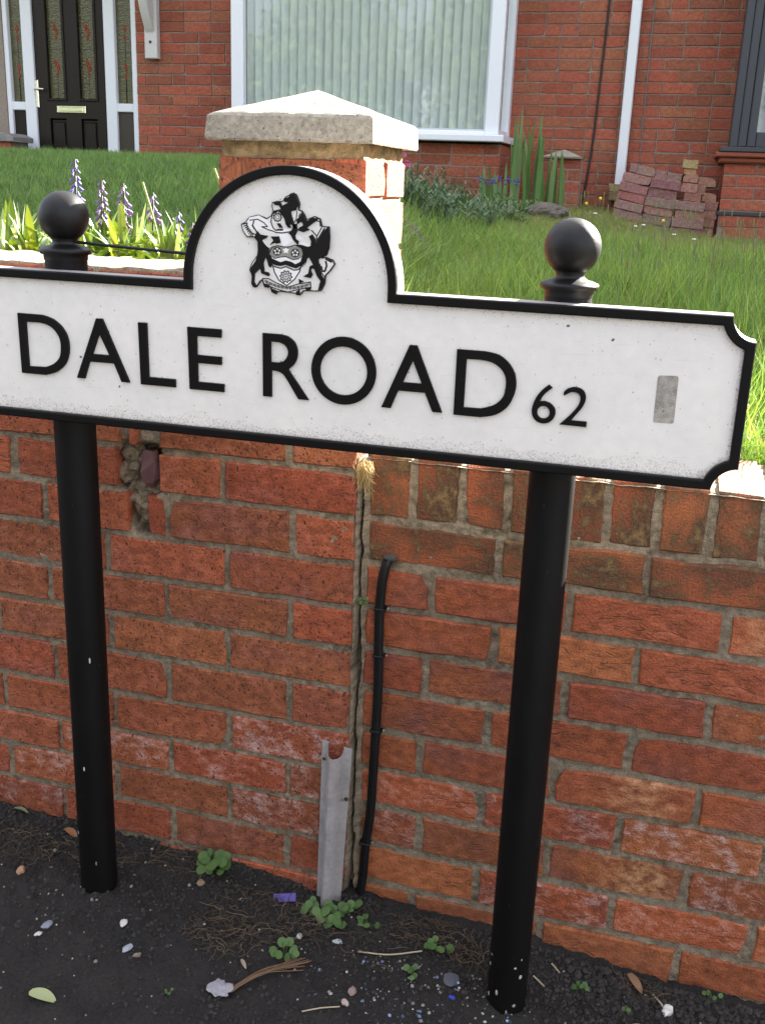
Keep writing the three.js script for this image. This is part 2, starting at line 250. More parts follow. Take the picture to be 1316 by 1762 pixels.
/* ------------------------------------------------------------------ left garden wall with its pier */
const ZL = 0.024;
{
  const R = rngOf(101), at = [-1.2, -1.25, -0.08], wall = thing('garden_wall', 'orange-red dragged-brick garden wall with the capped square pier, behind the left post', 'wall', at);
  const jointY = [-0.2015, -0.2765, -0.3515, -0.4266, -0.501, -0.578, -0.6535, -0.7265, -0.8, -0.88, -0.9555, -1.026, -1.098, -1.172, -1.247, -1.322];
  const T = 0.0108; let top = -0.142;
  const course = [top, ...jointY];
  const cellOf = (y, x) => (y < -0.86 && R() < (x > -0.74 ? 0.85 : 0.3) * sstep(-0.84, -0.98, y) ? 40 + Math.floor(R() * 8) : Math.floor(R() * 40));
  const lay = (x0, x1, y0, y1, d, mat = M.brickDrag) => { const w = x1 - x0, h = y1 - y0; return put(wall, 'brick', brickGeo(w, h, d, R, cellOf((y0 + y1) / 2, (x0 + x1) / 2)), mat, (x0 + x1) / 2, (y0 + y1) / 2, ZL + (R() - 0.5) * 0.003, 0, (R() - 0.5) * 0.012); };
  for (let k = 0; k + 1 < course.length; k++) {
    const y1 = course[k] - (k ? T / 2 : 0), y0 = course[k + 1] + T / 2, A = k % 2 === 1;   // A: courses that end in a header at the pier's corner
    let edges = k === 3 || A ? [] : [];
    const rowsA = [-1.685, -1.46, -1.235, -1.01, -0.785, -0.562, -0.4545], rowsB = [-1.795, -1.57, -1.345, -1.12, -0.8935, -0.6725, -0.4545];
    edges = A ? rowsA : rowsB;
    let list = []; for (let i = 0; i + 1 < edges.length; i++) list.push([edges[i] + T / 2 + (R() - 0.5) * 0.003, edges[i + 1] - (i + 2 < edges.length ? T / 2 : 0) + (R() - 0.5) * 0.002]);
    if (k === 3) list = [[-1.68, -1.465], [-1.455, -1.24], [-1.225, -0.98], [-0.968, -0.862], [-0.845, -0.823], [-0.789, -0.57], [-0.559, -0.4545]];
    if (k === 4) list = [[-1.79, -1.575], [-1.565, -1.35], [-1.34, -1.074], [-1.058, -0.872], [-0.791, -0.684], [-0.673, -0.4545]];
    if (k === 5) list = [[-1.68, -1.465], [-1.455, -1.24], [-1.23, -1.015], [-1.003, -0.852], [-0.8135, -0.784], [-0.774, -0.563], [-0.5525, -0.4545]];
    list.forEach(([a, b], i) => lay(a, b, y0, y1, i === list.length - 1 ? (A ? 0.214 : 0.1025) : 0.1, M.brickDrag));
    if (y0 > -0.5 && !A) put(wall, 'brick', brickGeo(0.1025, y1 - y0, 0.06, R, Math.floor(R() * 40)), M.brickDrag, -0.4545, (y0 + y1) / 2, ZL - 0.163, Math.PI / 2);
    if (k < 3) for (const [a, b] of list.slice(0, -1)) put(wall, 'brick', brickGeo(b - a, y1 - y0, 0.1, R, Math.floor(R() * 40)), M.brickDrag, (a + b) / 2, (y0 + y1) / 2, -0.19, Math.PI);   // the garden side
  }
  // face of the mortar, with the broken place beside the pier
  const stones = [[-0.815, -0.457, 0.021, 0.028], [-0.85, -0.44, 0.018, 0.016], [-0.825, -0.492, 0.022, 0.014], [-0.86, -0.475, 0.014, 0.018], [-0.803, -0.503, 0.013, 0.01], [-0.832, -0.53, 0.014, 0.022]];
  const hole = (x, y) => { const c = lerp(-0.832, -0.833, sstep(-0.36, -0.52, y)), w = 0.04 - 0.024 * sstep(-0.495, -0.515, y); return sstep(w + 0.012, w - 0.006, Math.abs(x - c + 0.014 * fbm(x * 30, y * 30, 3, 2))) * sstep(-0.58, -0.57, y) * sstep(-0.412, -0.43, y); };
  const f = (x, y) => { let z = ZL - 0.0042 + 0.006 * fbm(x * 60, y * 60, 1, 4) + 0.004 * fbm(x * 9, y * 9, 6, 2); const h = hole(x, y); if (h > 0) { const deep = 0.012 + 0.035 * sstep(0.0, 0.35, fbm(x * 24, y * 24, 12, 3) + 0.16) ; z -= h * (deep - 0.032 * fbm(x * 60, y * 60, 2, 4)); } return z; };
  part(wall, 'mortar', field([...steps(-1.8, -1.24, 0.03), ...steps(-1.23, -0.4558, 0.0042)], [...steps(-1.33, -1.24, 0.02), ...steps(-1.23, -0.33, 0.0042), ...steps(-0.32, -0.146, 0.02)], f), M.mortar);
  part(wall, 'mortar_core', planar(merge([box(-1.8, -0.62, -1.35, -0.15, -0.185, -0.06), box(-0.62, -0.4565, -1.35, -0.15, -0.189, ZL - 0.0065)]), 4), M.mortar);
  { // mortar smeared over the top
    const xs = steps(-1.8, -0.675, 0.012), zs = [...steps(-0.023, -0.012, 0.0028), ...steps(-0.004, 0.192, 0.012)], g = field(xs, zs, (x, y) => -0.1375 + 0.007 * fbm(x * 22, y * 22, 3, 3) + 0.003 * fbm(x * 70, y * 70, 3, 2) - 0.05 * (sstep(0.005, 0, y + 0.023) + sstep(0.012, 0, 0.192 - y)), 4); g.rotateX(-Math.PI / 2); g.computeVertexNormals(); part(wall, 'mortar_capping', g, M.mortar);
  }
  const lump = (c, sx, sy, sz, sd) => { const g = new THREE.IcosahedronGeometry(1, 1), P = g.attributes.position; for (let i = 0; i < P.count; i++) { const k = 1 + 1.1 * fbm(P.getX(i) * 1.6 + sd, P.getY(i) * 1.6, P.getZ(i) * 1.6, 2); P.setXYZ(i, P.getX(i) * k * sx, P.getY(i) * k * sy, P.getZ(i) * k * sz); } return toCreasedNormals(planar(g, 6), 0.3).translate(...c); };
  part(wall, 'stone', lump([-0.814, -0.457, 0.006], 0.021, 0.029, 0.017, 3), std([0.115, 0.055, 0.06], 0.85), 'purple stone wedged in the broken joint');
  stones.slice(1).forEach(([x, y, a, b], i) => part(wall, 'mortar_lump', lump([x, y, -0.001 - 0.005 * (i % 2)], a * 1.25, b * 1.25, 0.011, i * 3 + 1), M.mortar));
  // upper pier, one brick square: stretchers in front, headers and stretchers on the lit side
  const px0 = -0.6785, px1 = -0.4545, pz0 = ZL - 0.2155;
  const ys = [-0.142, -0.096, -0.0215, 0.033];
  for (let k = 0; k < 3; k++) {
    const y0 = ys[k] + (k ? 0.004 : 0), y1 = ys[k + 1] - (k < 2 ? 0.004 : 0), h = y1 - y0, y = (y0 + y1) / 2, cell = () => Math.floor(R() * 40);
    put(wall, 'brick', brickGeo(px1 - px0, h, 0.1, R, cell()), M.brickDrag, (px0 + px1) / 2, y, ZL);
    put(wall, 'brick', brickGeo(px1 - px0, h, 0.1, R, cell()), M.brickDrag, (px0 + px1) / 2, y, pz0, Math.PI);
    const side = k === 2 ? [[0.0, 0.104], [0.112, 0.2155]] : k === 1 ? [[0, 0.2155]] : [[0, 0.104], [0.112, 0.2155]];
    for (const [a, b] of side) { put(wall, 'brick', brickGeo(b - a, h, 0.05, R, cell()), M.brickDrag, px1 + 0.0015, y, ZL - (a + b) / 2, Math.PI / 2); put(wall, 'brick', brickGeo(b - a, h, 0.05, R, cell()), M.brickDrag, px0 - 0.0015, y, ZL - (a + b) / 2, -Math.PI / 2); }
  }
  part(wall, 'mortar_core', planar(box(px0 + 0.004, px1 - 0.003, -0.15, 0.034, pz0 + 0.004, ZL - 0.003), 4), M.mortar);
  { const g = new THREE.BoxGeometry(px1 - px0 - 0.006, 0.026, 0.21, 40, 4, 30), P = g.attributes.position; for (let i = 0; i < P.count; i++) { const x = P.getX(i), y = P.getY(i), z = P.getZ(i), n = 1 + 0.05 * fbm(x * 40, y * 40, z * 40, 3); P.setXYZ(i, x * n, y - (y < 0 ? 0.01 * Math.max(0, fbm(x * 26, z * 26, 4, 3)) : 0), z * n); } part(wall, 'mortar_bed', planar(g.translate((px0 + px1) / 2, 0.0435, ZL - 0.1078), 4), std([1, 0.86, 0.6], 0.95, { map: M.mortar.map, bumpMap: M.mortar.bumpMap, bumpScale: 0.003 })); }
  { // cast capping with four slopes
    const X = -0.5645, Z = ZL - 0.1078, a = 0.1275, b = 0.1245, y0 = 0.0545, y1 = 0.091, y2 = 0.1335, c = 0.004, N = 26;
    const P = [], ix = [], prof = [[0.112, y0 + 0.002], [a - 0.002, y0], [a, y0 + 0.003], [b, y1 - 0.003], [b - c, y1 + 0.001]]; for (let i = 1; i <= 8; i++) prof.push([(b - c) * (1 - i / 8), lerp(y1 + 0.001, y2, i / 8)]);
    for (const [r, y] of prof) for (let s = 0; s < 4; s++) for (let k = 0; k < N; k++) { const t = -1 + 2 * k / N, q = s === 0 ? [t, 1] : s === 1 ? [1, -t] : s === 2 ? [-t, -1] : [-1, t]; const n = 0.0022 * fbm((q[0] * r) * 60, y * 60, (q[1] * r) * 60, 3); P.push(X + q[0] * (r + n), y + n * 0.7, Z + q[1] * (r + n)); }
    for (let j = 0; j + 1 < prof.length; j++) for (let k = 0; k < 4 * N; k++) { const p = j * 4 * N + k, q = j * 4 * N + (k + 1) % (4 * N); ix.push(p, q, p + 4 * N, q, q + 4 * N, p + 4 * N); }
    const g = new THREE.BufferGeometry(); g.setAttribute('position', new THREE.Float32BufferAttribute(P, 3)); g.setIndex(ix); part(wall, 'cap_stone', toCreasedNormals(planar(g, 4), 0.5), M.cast, 'weathered concrete pyramid cap on the pier');
  }
}

/* ------------------------------------------------------------------ right garden wall */
{
  const R = rngOf(202), wall = thing('garden_wall', 'lower red brick garden wall with soldier-brick top, behind the right post', 'wall', [0.3, -1.28, -0.1]);
  const jy = [-0.506, -0.5805, -0.6555, -0.7275, -0.801, -0.879, -0.954, -1.028, -1.106, -1.183, -1.259, -1.334], T = 0.0122, L = -0.437;
  const sx = [-0.437]; for (let x = -0.367; x < 1.1; x += 0.0742) sx.push(x + (R() - 0.5) * 0.005);
  for (let i = 0; i + 1 < sx.length; i++) { // bricks on edge along the top, running through the wall
    const a = sx[i] + (i ? T / 2 : 0), b = sx[i + 1] - T / 2, dy = (R() - 0.5) * 0.005;
    const cell = R() < 1 ? 32 + Math.floor(R() * 8) : Math.floor(R() * 32);
    put(wall, 'brick', brickGeo(b - a, 0.1, 0.214, R, cell, 1.25, true), M.brickCrease, (a + b) / 2, -0.4505 + dy, (R() - 0.5) * 0.006, 0, (R() - 0.5) * 0.03);
  }
  for (let k = 0; k + 1 < jy.length; k++) {
    const y1 = jy[k] - T / 2, y0 = jy[k + 1] + T / 2, off = k % 2 ? -0.333 : -0.225;
    const xs = [L]; for (let x = off; x < 1.1; x += 0.2245) xs.push(x + (R() - 0.5) * 0.008);
    for (let i = 0; i + 1 < xs.length; i++) {
      const a = xs[i] + (i ? T / 2 : 0), b = xs[i + 1] - T / 2, y = (y0 + y1) / 2;
      let cell = Math.floor(R() * 32); if (k === 0 && R() < 0.72) cell = 32 + Math.floor(R() * 8); if (k >= 6 && R() < 0.62) cell = 40 + Math.floor(R() * 8); else if (k === 5 && R() < 0.3) cell = 40 + Math.floor(R() * 8);
      put(wall, 'brick', brickGeo(b - a, y1 - y0, 0.1025, R, cell, 1.35), M.brickCrease, (a + b) / 2, y + (R() - 0.5) * 0.002, (R() - 0.5) * 0.005, 0, (R() - 0.5) * 0.014);
    }
  }
  // mortar, with the filled and cracked joint against the pier
  const crack = (y) => -0.4475 + 0.004 * fbm(y * 14, 1, 1, 3) + 0.002 * fbm(y * 60, 2, 1, 2);
  const f = (x, y) => {
    let z = -0.0046 + 0.006 * fbm(x * 60, y * 60, 21, 4) + 0.004 * fbm(x * 9, y * 9, 26, 2);
    if (x < -0.432) { const fill = lerp(0.016, -0.004, sstep(-0.4545, -0.434, x)) + 0.006 * fbm(x * 50, y * 50, 9, 3); z = Math.max(z, fill); const gap = 0.0011 + 0.0042 * sstep(0.0, 0.3, fbm(y * 9, 4, 4, 2) + 0.05); z -= 0.03 * sstep(gap + 0.0012, gap - 0.0004, Math.abs(x - crack(y))); }
    return z;
  };
  part(wall, 'mortar', field([...steps(-0.4555, -0.432, 0.0011), ...steps(-0.427, 0.4, 0.0045), ...steps(0.42, 1.05, 0.03)], [...steps(-1.34, -1.3, 0.02), ...steps(-1.295, -0.41, 0.0045), -0.404], f), M.mortar);
  { const g = field(steps(-0.44, 1.05, 0.011), steps(-0.002, 0.212, 0.011), (x, y) => -0.4055 + 0.005 * fbm(x * 40, y * 40, 3, 3), 4); g.rotateX(-Math.PI / 2); g.computeVertexNormals(); part(wall, 'mortar_capping', g, M.mortar); }
  part(wall, 'mortar_core', planar(box(-0.452, 1.05, -1.35, -0.409, -0.21, -0.04), 4), M.mortar);
}
{ // dead grass caught in the top of the joint
  const R = rngOf(9), l = []; for (let i = 0; i < 70; i++) { const a = R() * 6.28, r = 0.004 + R() * 0.014, p = [-0.4385 + Math.cos(a) * r * 0.7, -0.4 - R() * 0.02, 0.02 + R() * 0.012], q = (k) => (R() - 0.5) * k; l.push(tube([p, [p[0] + q(0.02), p[1] - 0.012 + q(0.014), p[2] + 0.006 + q(0.01)], [p[0] + q(0.032), p[1] - 0.018 - R() * 0.028, p[2] + q(0.02)]], 0.00055, 5, 4)); }
  single('dry_grass_tuft', merge(l), std([0.42, 0.3, 0.13], 0.9), 'tuft of straw-coloured dead grass stuck in the joint under the sign', 'dead grass', [-0.438, -0.43, 0.02]);
}

/* ------------------------------------------------------------------ street name sign on two posts */
const ZS = 0.219, mmS = (list) => list.map(([x, y]) => [x / 1000, y / 1000]);
{
  const sign = thing('street_sign', 'white street name sign reading DALE ROAD 62 with black border on two black posts', 'sign', [-0.4933, -1.2, 0.2]);
  const outline = (d) => {
    const s = new THREE.Shape(), X = -0.4933, xr = 0.0885 - d, xl = 2 * X - xr, yt = -0.1298 - d, yb = -0.3405 + d, r = 0.031 + d, cxr = 0.0905, cyt = -0.1278, cyb = -0.3425, R = 0.147 - d, dyc = -0.127;
    const ex = Math.sqrt(r * r - (cyt - yt) ** 2), ey = Math.sqrt(r * r - (cxr - xr) ** 2), A = (cx, cy, sx, sy, flip) => { const a0 = Math.atan2((cyt - yt) , ex), a1 = Math.atan2(ey, cxr - xr), n = 12; const o = []; for (let i = 0; i <= n; i++) { const a = lerp(a0, a1, i / n); o.push([cx + sx * -r * Math.cos(a), cy + sy * -r * Math.sin(a)]); } return flip ? o.reverse() : o; };
    const pts = [];
    pts.push(...A(cxr, cyb, 1, -1, false).map(([x, y]) => [x, y]));            // lower right notch, from the bottom edge to the right edge
    pts.push(...A(cxr, cyt, 1, 1, true));                                      // upper right
    pts.push([X + R, yt]); for (let i = 0; i <= 48; i++) { const a = Math.PI * i / 48; pts.push([X + R * Math.cos(a), dyc + R * Math.sin(a)]); } pts.push([X - R, yt]);
    const cxl = 2 * X - cxr;
    pts.push(...A(cxl, cyt, -1, 1, false)); pts.push(...A(cxl, cyb, -1, -1, true));
    return pts;
  };
  const cast = (pts) => poly(pts);
  part(sign, 'sign_back', ext(cast(outline(0)), 0.19, ZS - 0.0004 - 0.19, 0.0015), M.edge);
  // painted face: dirt lies along the rim and about the letters
  const TW = 2048, TH = 660, [pc, pg] = canvas(TW, TH), [bc, bg] = canvas(TW, TH), R = rngOf(61), S = TW / 1.18, px = (x) => (x + 1.083) * S, py = (y) => (0.03 - y) * S;
  { const I = pg.createImageData(TW, TH), J = bg.createImageData(TW, TH); for (let y = 0; y < TH; y++) for (let x = 0; x < TW; x++) { const a = fbm(x / 210, y / 210, 3, 3), b = fbm(x / 26, y / 26, 5, 3), c = R() - 0.5, v = 1 + a * 0.1 + b * 0.08 + c * 0.06, w = 0.012 * a, i = (y * TW + x) * 4; I.data[i] = enc(clamp(0.785 * v + w)); I.data[i + 1] = enc(clamp(0.752 * v)); I.data[i + 2] = enc(clamp(0.705 * v - w)); J.data[i] = J.data[i + 1] = J.data[i + 2] = 128 + b * 90 + c * 14; I.data[i + 3] = J.data[i + 3] = 255; } pg.putImageData(I, 0, 0); bg.putImageData(J, 0, 0); }
  const dot = (x, y, r, col) => { pg.fillStyle = col; pg.beginPath(); pg.ellipse(px(x), py(y), r * (0.7 + R()), r, R() * 3, 0, 7); pg.fill(); };
  { // grime: specks thrown along the inner edge of the border, thickest at the bottom and right, plus rust-coloured spots
    const edge = outline(0.0115), n = edge.length;
    for (let i = 0; i < n; i++) {
      const [x0, y0] = edge[i], [x1, y1] = edge[(i + 1) % n], L = Math.hypot(x1 - x0, y1 - y0); if (L < 1e-5) continue;
      const nx = -(y1 - y0) / L, ny = (x1 - x0) / L, low = y0 < -0.29 && y1 < -0.29, right = x0 > 0.04 && y0 < -0.19, dens = low ? 17000 : right ? 7000 : 2600;
      for (let k = 0; k < L * dens; k++) { const t = R(), patch = 0.35 + 1.6 * Math.max(0, fbm((x0 + (x1 - x0) * t) * 16, y0 * 16, 4, 3) + 0.25), d = Math.pow(R(), low ? 3.0 : 2.4) * (low ? 0.02 : 0.012) * patch, x = x0 + (x1 - x0) * t + nx * d, y = y0 + (y1 - y0) * t + ny * d, u = R(); dot(x, y, 0.4 + R() * R() * 1.1, u < 0.72 ? css(0.06, 0.06, 0.06, 0.08 + R() * 0.28) : css(0.34, 0.2, 0.11, 0.1 + R() * 0.2)); }
    }
    for (let i = 0; i < 1500; i++) dot(-1.07 + R() * 1.15, -0.33 + R() * 0.34, 0.4 + R() * R() * 1.6, css(0.08, 0.07, 0.06, 0.1 + R() * 0.4));
    for (const [x, y] of [[-0.075, -0.168], [-0.745, -0.283], [-0.804, -0.246], [-0.39, -0.015], [-0.13, -0.155]]) dot(x, y, 2.4, css(0.03, 0.03, 0.03, 0.8));
    for (let i = 0; i < 60; i++) { pg.strokeStyle = css(0.3, 0.29, 0.28, 0.12 + R() * 0.2); pg.lineWidth = 0.6; const x = px(-0.95 + R()), y = py(-0.31 + R() * 0.2); pg.beginPath(); pg.moveTo(x, y); pg.lineTo(x + 20 + R() * 60, y + (R() - 0.5) * 14); pg.stroke(); }
  }
  const letters = {
    D1: [[[-899.8, -191.2], [-898.8, -275.2], [-860, -275.2], [-843, -269.5], [-828, -257], [-821.3, -239.3], [-822, -221], [-830, -206.5], [-844, -196], [-861, -191.4]], [[-888.1, -201.6], [-887.4, -265.9], [-860, -265], [-846, -259], [-836, -249], [-833, -236.1], [-834, -222], [-842, -210], [-853, -203.6], [-866, -201.2]], [3, 9]],
    A1: [[[-809.5, -275], [-798.2, -275], [-789.2, -250.1], [-750.1, -250.1], [-739.4, -275], [-727.8, -275], [-766.1, -190.5], [-775.1, -190.5]], [[-784.1, -240.2], [-756.4, -240.2], [-771.5, -209.9]]],
    L: [[[-710.7, -191.5], [-698.6, -191.5], [-697.6, -265.6], [-657.5, -265.6], [-657.5, -275.6], [-709.3, -275.6]]],
    E: [[[-636.9, -192.3], [-588.4, -192.3], [-588.4, -202.3], [-624.3, -202.3], [-624, -229.2], [-588.4, -229.2], [-588.4, -238.9], [-623.6, -238.9], [-623.4, -266], [-585, -266], [-585, -275.8], [-635, -275.8]]],
    R: [[[-527.7, -192.6], [-503, -192.6], [-492, -195], [-483, -202], [-479.4, -212.5], [-480.5, -223], [-485, -231], [-492.5, -237.5], [-463, -276], [-476.5, -276], [-494, -249.5], [-500, -243.3], [-507, -240.6], [-515.8, -240.2], [-515.4, -276], [-526.8, -276]], [[-516, -202.3], [-504, -202.6], [-496.5, -205.8], [-492.2, -212.5], [-493, -220.5], [-498, -226.8], [-506, -229.3], [-515.6, -229.3]], [2, 6]],
    A2: [[[-361, -276], [-349.5, -276], [-340.3, -252], [-303.6, -252], [-292.6, -276], [-281.1, -276], [-317.6, -193.4], [-326.5, -193.4]], [[-334.6, -241.7], [-308.1, -241.7], [-321.9, -211.3]]],
    D2: [[[-264.6, -193.9], [-264.6, -276.8], [-230, -276.8], [-211, -272], [-196, -259.5], [-188.6, -240], [-189.5, -222], [-198, -207], [-212, -197], [-230, -193.9]], [[-253, -204], [-253.2, -267.2], [-230, -266.8], [-214, -261], [-203, -250], [-199.9, -236], [-201.5, -222], [-209.5, -211.5], [-221, -205.6], [-234, -203.8]], [3, 9]],
    two: [[[-127, -239.8], [-126.6, -235.6], [-122.5, -231.6], [-115.3, -229.3], [-107.5, -230.6], [-102.6, -235], [-100.8, -242.4], [-103.5, -251.9], [-110, -261.5], [-117, -271.2], [-97.1, -271.2], [-97.1, -276.8], [-129, -276.8], [-118.5, -266], [-110.8, -256], [-107, -248], [-106.2, -241.5], [-108.3, -237], [-113, -234.4], [-118.4, -234.6], [-122.5, -236.8]]],
    six: [[[-142.8, -231.9], [-148, -236.4], [-152.8, -241.9], [-156, -247.8], [-157, -250.9], [-150.6, -250], [-143.5, -252], [-138, -257.3], [-136.4, -263.8], [-138.5, -270.6], [-143.5, -275.5], [-150.3, -277.3], [-157.5, -275.6], [-162.7, -270.6], [-164.9, -262.5], [-163.6, -253.6], [-160, -244.5], [-154, -236], [-146.6, -229.1]], Array.from({ length: 20 }, (_, i) => [-150.8 + 8.5 * Math.cos(i * 0.31416), -263.7 + 8.7 * Math.sin(i * 0.31416)])],
    O: [Array.from({ length: 48 }, (_, i) => [-414.8 + 43.8 * Math.cos(i * 0.1309), -233.4 + 44 * Math.sin(i * 0.1309)]), Array.from({ length: 48 }, (_, i) => [-414.7 + 33 * Math.cos(i * 0.1309), -233.5 + 32.6 * Math.sin(i * 0.1309)])],
  };
  for (const k in letters) for (let i = 0; i < (k.length > 2 ? 130 : 300); i++) { const o = letters[k][R() < 0.75 || !letters[k][1] ? 0 : 1], a = o[Math.floor(R() * o.length)], b = o[(o.indexOf(a) + 1) % o.length], t = R(), s = Math.pow(R(), 2) * 4.5, x = lerp(a[0], b[0], t) + (R() - 0.35) * s, y = lerp(a[1], b[1], t) + (R() - 0.4) * s; dot(x / 1000, y / 1000, 0.4 + R() * R() * 1.3, R() < 0.6 ? css(0.03, 0.03, 0.03, 0.15 + R() * 0.5) : css(0.4, 0.22, 0.12, 0.15 + R() * 0.25)); }
  const faceMat = new THREE.MeshStandardMaterial({ map: tex(pc, true), bumpMap: tex(bc, false), bumpScale: 0.0004, roughness: 0.42 });
  const setUV = (g) => { const P = g.attributes.position, uv = []; for (let i = 0; i < P.count; i++) uv.push((P.getX(i) + 1.083) * S / TW, 1 - (0.03 - P.getY(i)) * S / TH); g.setAttribute('uv', new THREE.Float32BufferAttribute(uv, 2)); return g; };
  part(sign, 'sign_panel', setUV(ext(cast(outline(0.009)), ZS - 0.0008, 0.0008)), faceMat);
  { const s = poly(outline(0)); s.holes.push(new THREE.Path(outline(0.0118).map(([x, y]) => new THREE.Vector2(x, y)))); part(sign, 'border', ext(s, ZS - 0.0003, 0.0075, 0.0018), M.blackTrim); }
  const curve = (pts, span) => { if (!span) return mmS(pts).map(([x, y]) => new THREE.Vector2(x, y)); const v = mmS(pts).map(([x, y]) => new THREE.Vector2(x, y)), [a, b] = span; const c = new THREE.SplineCurve(v.slice(a - 1, b + 1)).getPoints(30); return [...v.slice(0, a - 1), ...c, ...v.slice(b + 1)]; };
  for (const k of ['D1', 'A1', 'L', 'E', 'R', 'O', 'A2', 'D2', 'six', 'two']) {
    const [o, i, span] = letters[k], outer = k === 'two' || k === 'six' ? new THREE.SplineCurve(mmS(o).map(([x, y]) => new THREE.Vector2(x, y))) : null;
    const sm = (pts, ranges) => { const v = mmS(pts).map(([x, y]) => new THREE.Vector2(x, y)); let out = [], at = 0; for (const [a, b] of ranges) { out.push(...v.slice(at, a)); out.push(...new THREE.SplineCurve(v.slice(a, b + 1)).getPoints((b - a) * 4)); at = b + 1; } out.push(...v.slice(at)); return out; };
    let pts; if (k === 'two') pts = sm(o, [[0, 9], [13, 20]]); else if (k === 'six') pts = sm(o, [[0, 4], [5, 18]]); else if (k === 'R') pts = sm(o, [[1, 7], [9, 13]]); else if (k[0] === 'D') pts = sm(o, [[2, 9]]); else pts = mmS(o).map(([x, y]) => new THREE.Vector2(x, y));
    const s = new THREE.Shape(pts); if (i) s.holes.push(new THREE.Path(k === 'R' ? sm(i, [[1, 6]]) : k[0] === 'D' ? sm(i, [[2, 9]]) : mmS(i).map(([x, y]) => new THREE.Vector2(x, y))));
    part(sign, k === 'six' || k === 'two' ? 'digit' : 'letter', new THREE.ExtrudeGeometry(s, { depth: 0.0036, bevelEnabled: true, bevelThickness: 0.0005, bevelSize: 0.0005, bevelOffset: 0.0001, bevelSegments: 1 }).translate(0, 0, ZS - 0.0004), M.blackTrim);
  }
  { // grey blanked-out patch
    const s = new THREE.Shape(), a = [-0.0176, -0.2062], b = [0.0064, -0.2052], c = [0.0072, -0.2636], d = [-0.0173, -0.2640], r = 0.0035; s.moveTo(a[0] + r, a[1]); s.lineTo(b[0] - r, b[1]); s.quadraticCurveTo(...b, b[0], b[1] - r); s.lineTo(c[0], c[1] + r); s.quadraticCurveTo(...c, c[0] - r, c[1]); s.lineTo(d[0] + r, d[1]); s.quadraticCurveTo(...d, d[0], d[1] + r); s.lineTo(a[0], a[1] - r); s.quadraticCurveTo(...a, a[0] + r, a[1]);
    part(sign, 'patch', planar(ext(s, ZS - 0.0002, 0.0007), 3), std([1.1, 1.12, 1.25], 0.7, { map: M.cast.map }), 'grey sticker covering something at the end of the sign');
  }
  { // coat of arms, cast in low relief: a pale plate with black charges proud of it
    const C = ([x, y]) => [0.0001203 * x + 0.0000011 * y - 0.5691, 0.000006 * x - 0.0001095 * y - 0.0084];
    const rim = [[440, 180], [500, 165], [560, 168], [590, 120], [640, 95], [680, 75], [715, 95], [735, 140], [757, 205], [745, 265], [775, 275], [810, 320], [830, 372], [920, 338], [985, 368], [1005, 450], [1085, 458], [1092, 580], [1085, 700], [1060, 780], [1010, 805], [1050, 798], [1130, 830], [1155, 880], [1100, 960], [1052, 1010], [1042, 1110], [1000, 1190], [940, 1195], [890, 1192], [800, 1192], [770, 1235], [720, 1225], [620, 1212], [520, 1202], [480, 1222], [430, 1195], [425, 1152], [340, 1135], [322, 1070], [300, 1090], [262, 1152], [222, 1150], [205, 1110], [213, 1030], [172, 955], [200, 870], [265, 780], [282, 640], [255, 575], [150, 575], [100, 500], [83, 420], [130, 398], [180, 340], [280, 318], [380, 358], [425, 330], [448, 285], [437, 230]];
    const N = 768, [cc, q] = canvas(N, N), K = N / 1316, line = (pts, w, col = '#111', close) => { q.strokeStyle = col; q.lineWidth = w * K * 1.5; q.lineJoin = q.lineCap = 'round'; q.beginPath(); pts.forEach(([x, y], i) => (i ? q.lineTo(x * K, y * K) : q.moveTo(x * K, y * K))); if (close) q.closePath(); q.stroke(); }, fill = (pts, col = '#111') => { q.fillStyle = col; q.beginPath(); pts.forEach(([x, y], i) => (i ? q.lineTo(x * K, y * K) : q.moveTo(x * K, y * K))); q.closePath(); q.fill(); }, ring = (x, y, r, w, col = '#111') => { q.strokeStyle = col; q.lineWidth = w * K; q.beginPath(); q.arc(x * K, y * K, r * K, 0, 7); q.stroke(); };
    q.fillStyle = css(0.76, 0.73, 0.69); q.fillRect(0, 0, N, N);
    const T = rngOf(8); for (let i = 0; i < 5200; i++) { const x = T() * N, y = T() * N, v = fbm(x / 60, y / 60, 3, 3); if (v > -0.02 || T() < 0.12) { q.fillStyle = T() < 0.4 ? css(0.05, 0.05, 0.05, 0.08 + T() * 0.2) : css(0.36, 0.27, 0.17, 0.08 + T() * 0.2); q.beginPath(); q.arc(x, y, 0.5 + T() * 1.7, 0, 7); q.fill(); } }
    const wheel = (x, y, r, n, hub) => { fill(Array.from({ length: n * 4 }, (_, i) => { const a = 6.2832 * i / (n * 4), k = i % 4 < 2 ? r * 1.32 : r; return [x + k * Math.cos(a), y + k * Math.sin(a)]; }), '#e6e4e0'); line(Array.from({ length: n * 4 }, (_, i) => { const a = 6.2832 * i / (n * 4), k = i % 4 < 2 ? r * 1.32 : r; return [x + k * Math.cos(a), y + k * Math.sin(a)]; }), 8, '#111', true); ring(x, y, r * 0.52, 7); if (hub) ring(x, y, r * 0.14, 8); };
    const rose = (x, y, r) => { ring(x, y, r, 9); for (let i = 0; i < 5; i++) { const a = i * 1.2566 - 1.57; fill(Array.from({ length: 10 }, (_, k) => [x + r * 0.58 * Math.cos(a) + r * 0.3 * Math.cos(k * 0.628), y + r * 0.58 * Math.sin(a) + r * 0.3 * Math.sin(k * 0.628)]), '#e8e6e2'); line([[x, y], [x + r * Math.cos(a + 0.63), y + r * Math.sin(a + 0.63)]], 9); } ring(x, y, r * 0.2, 7); };
    line(rim, 17, '#0d0c0b', true);
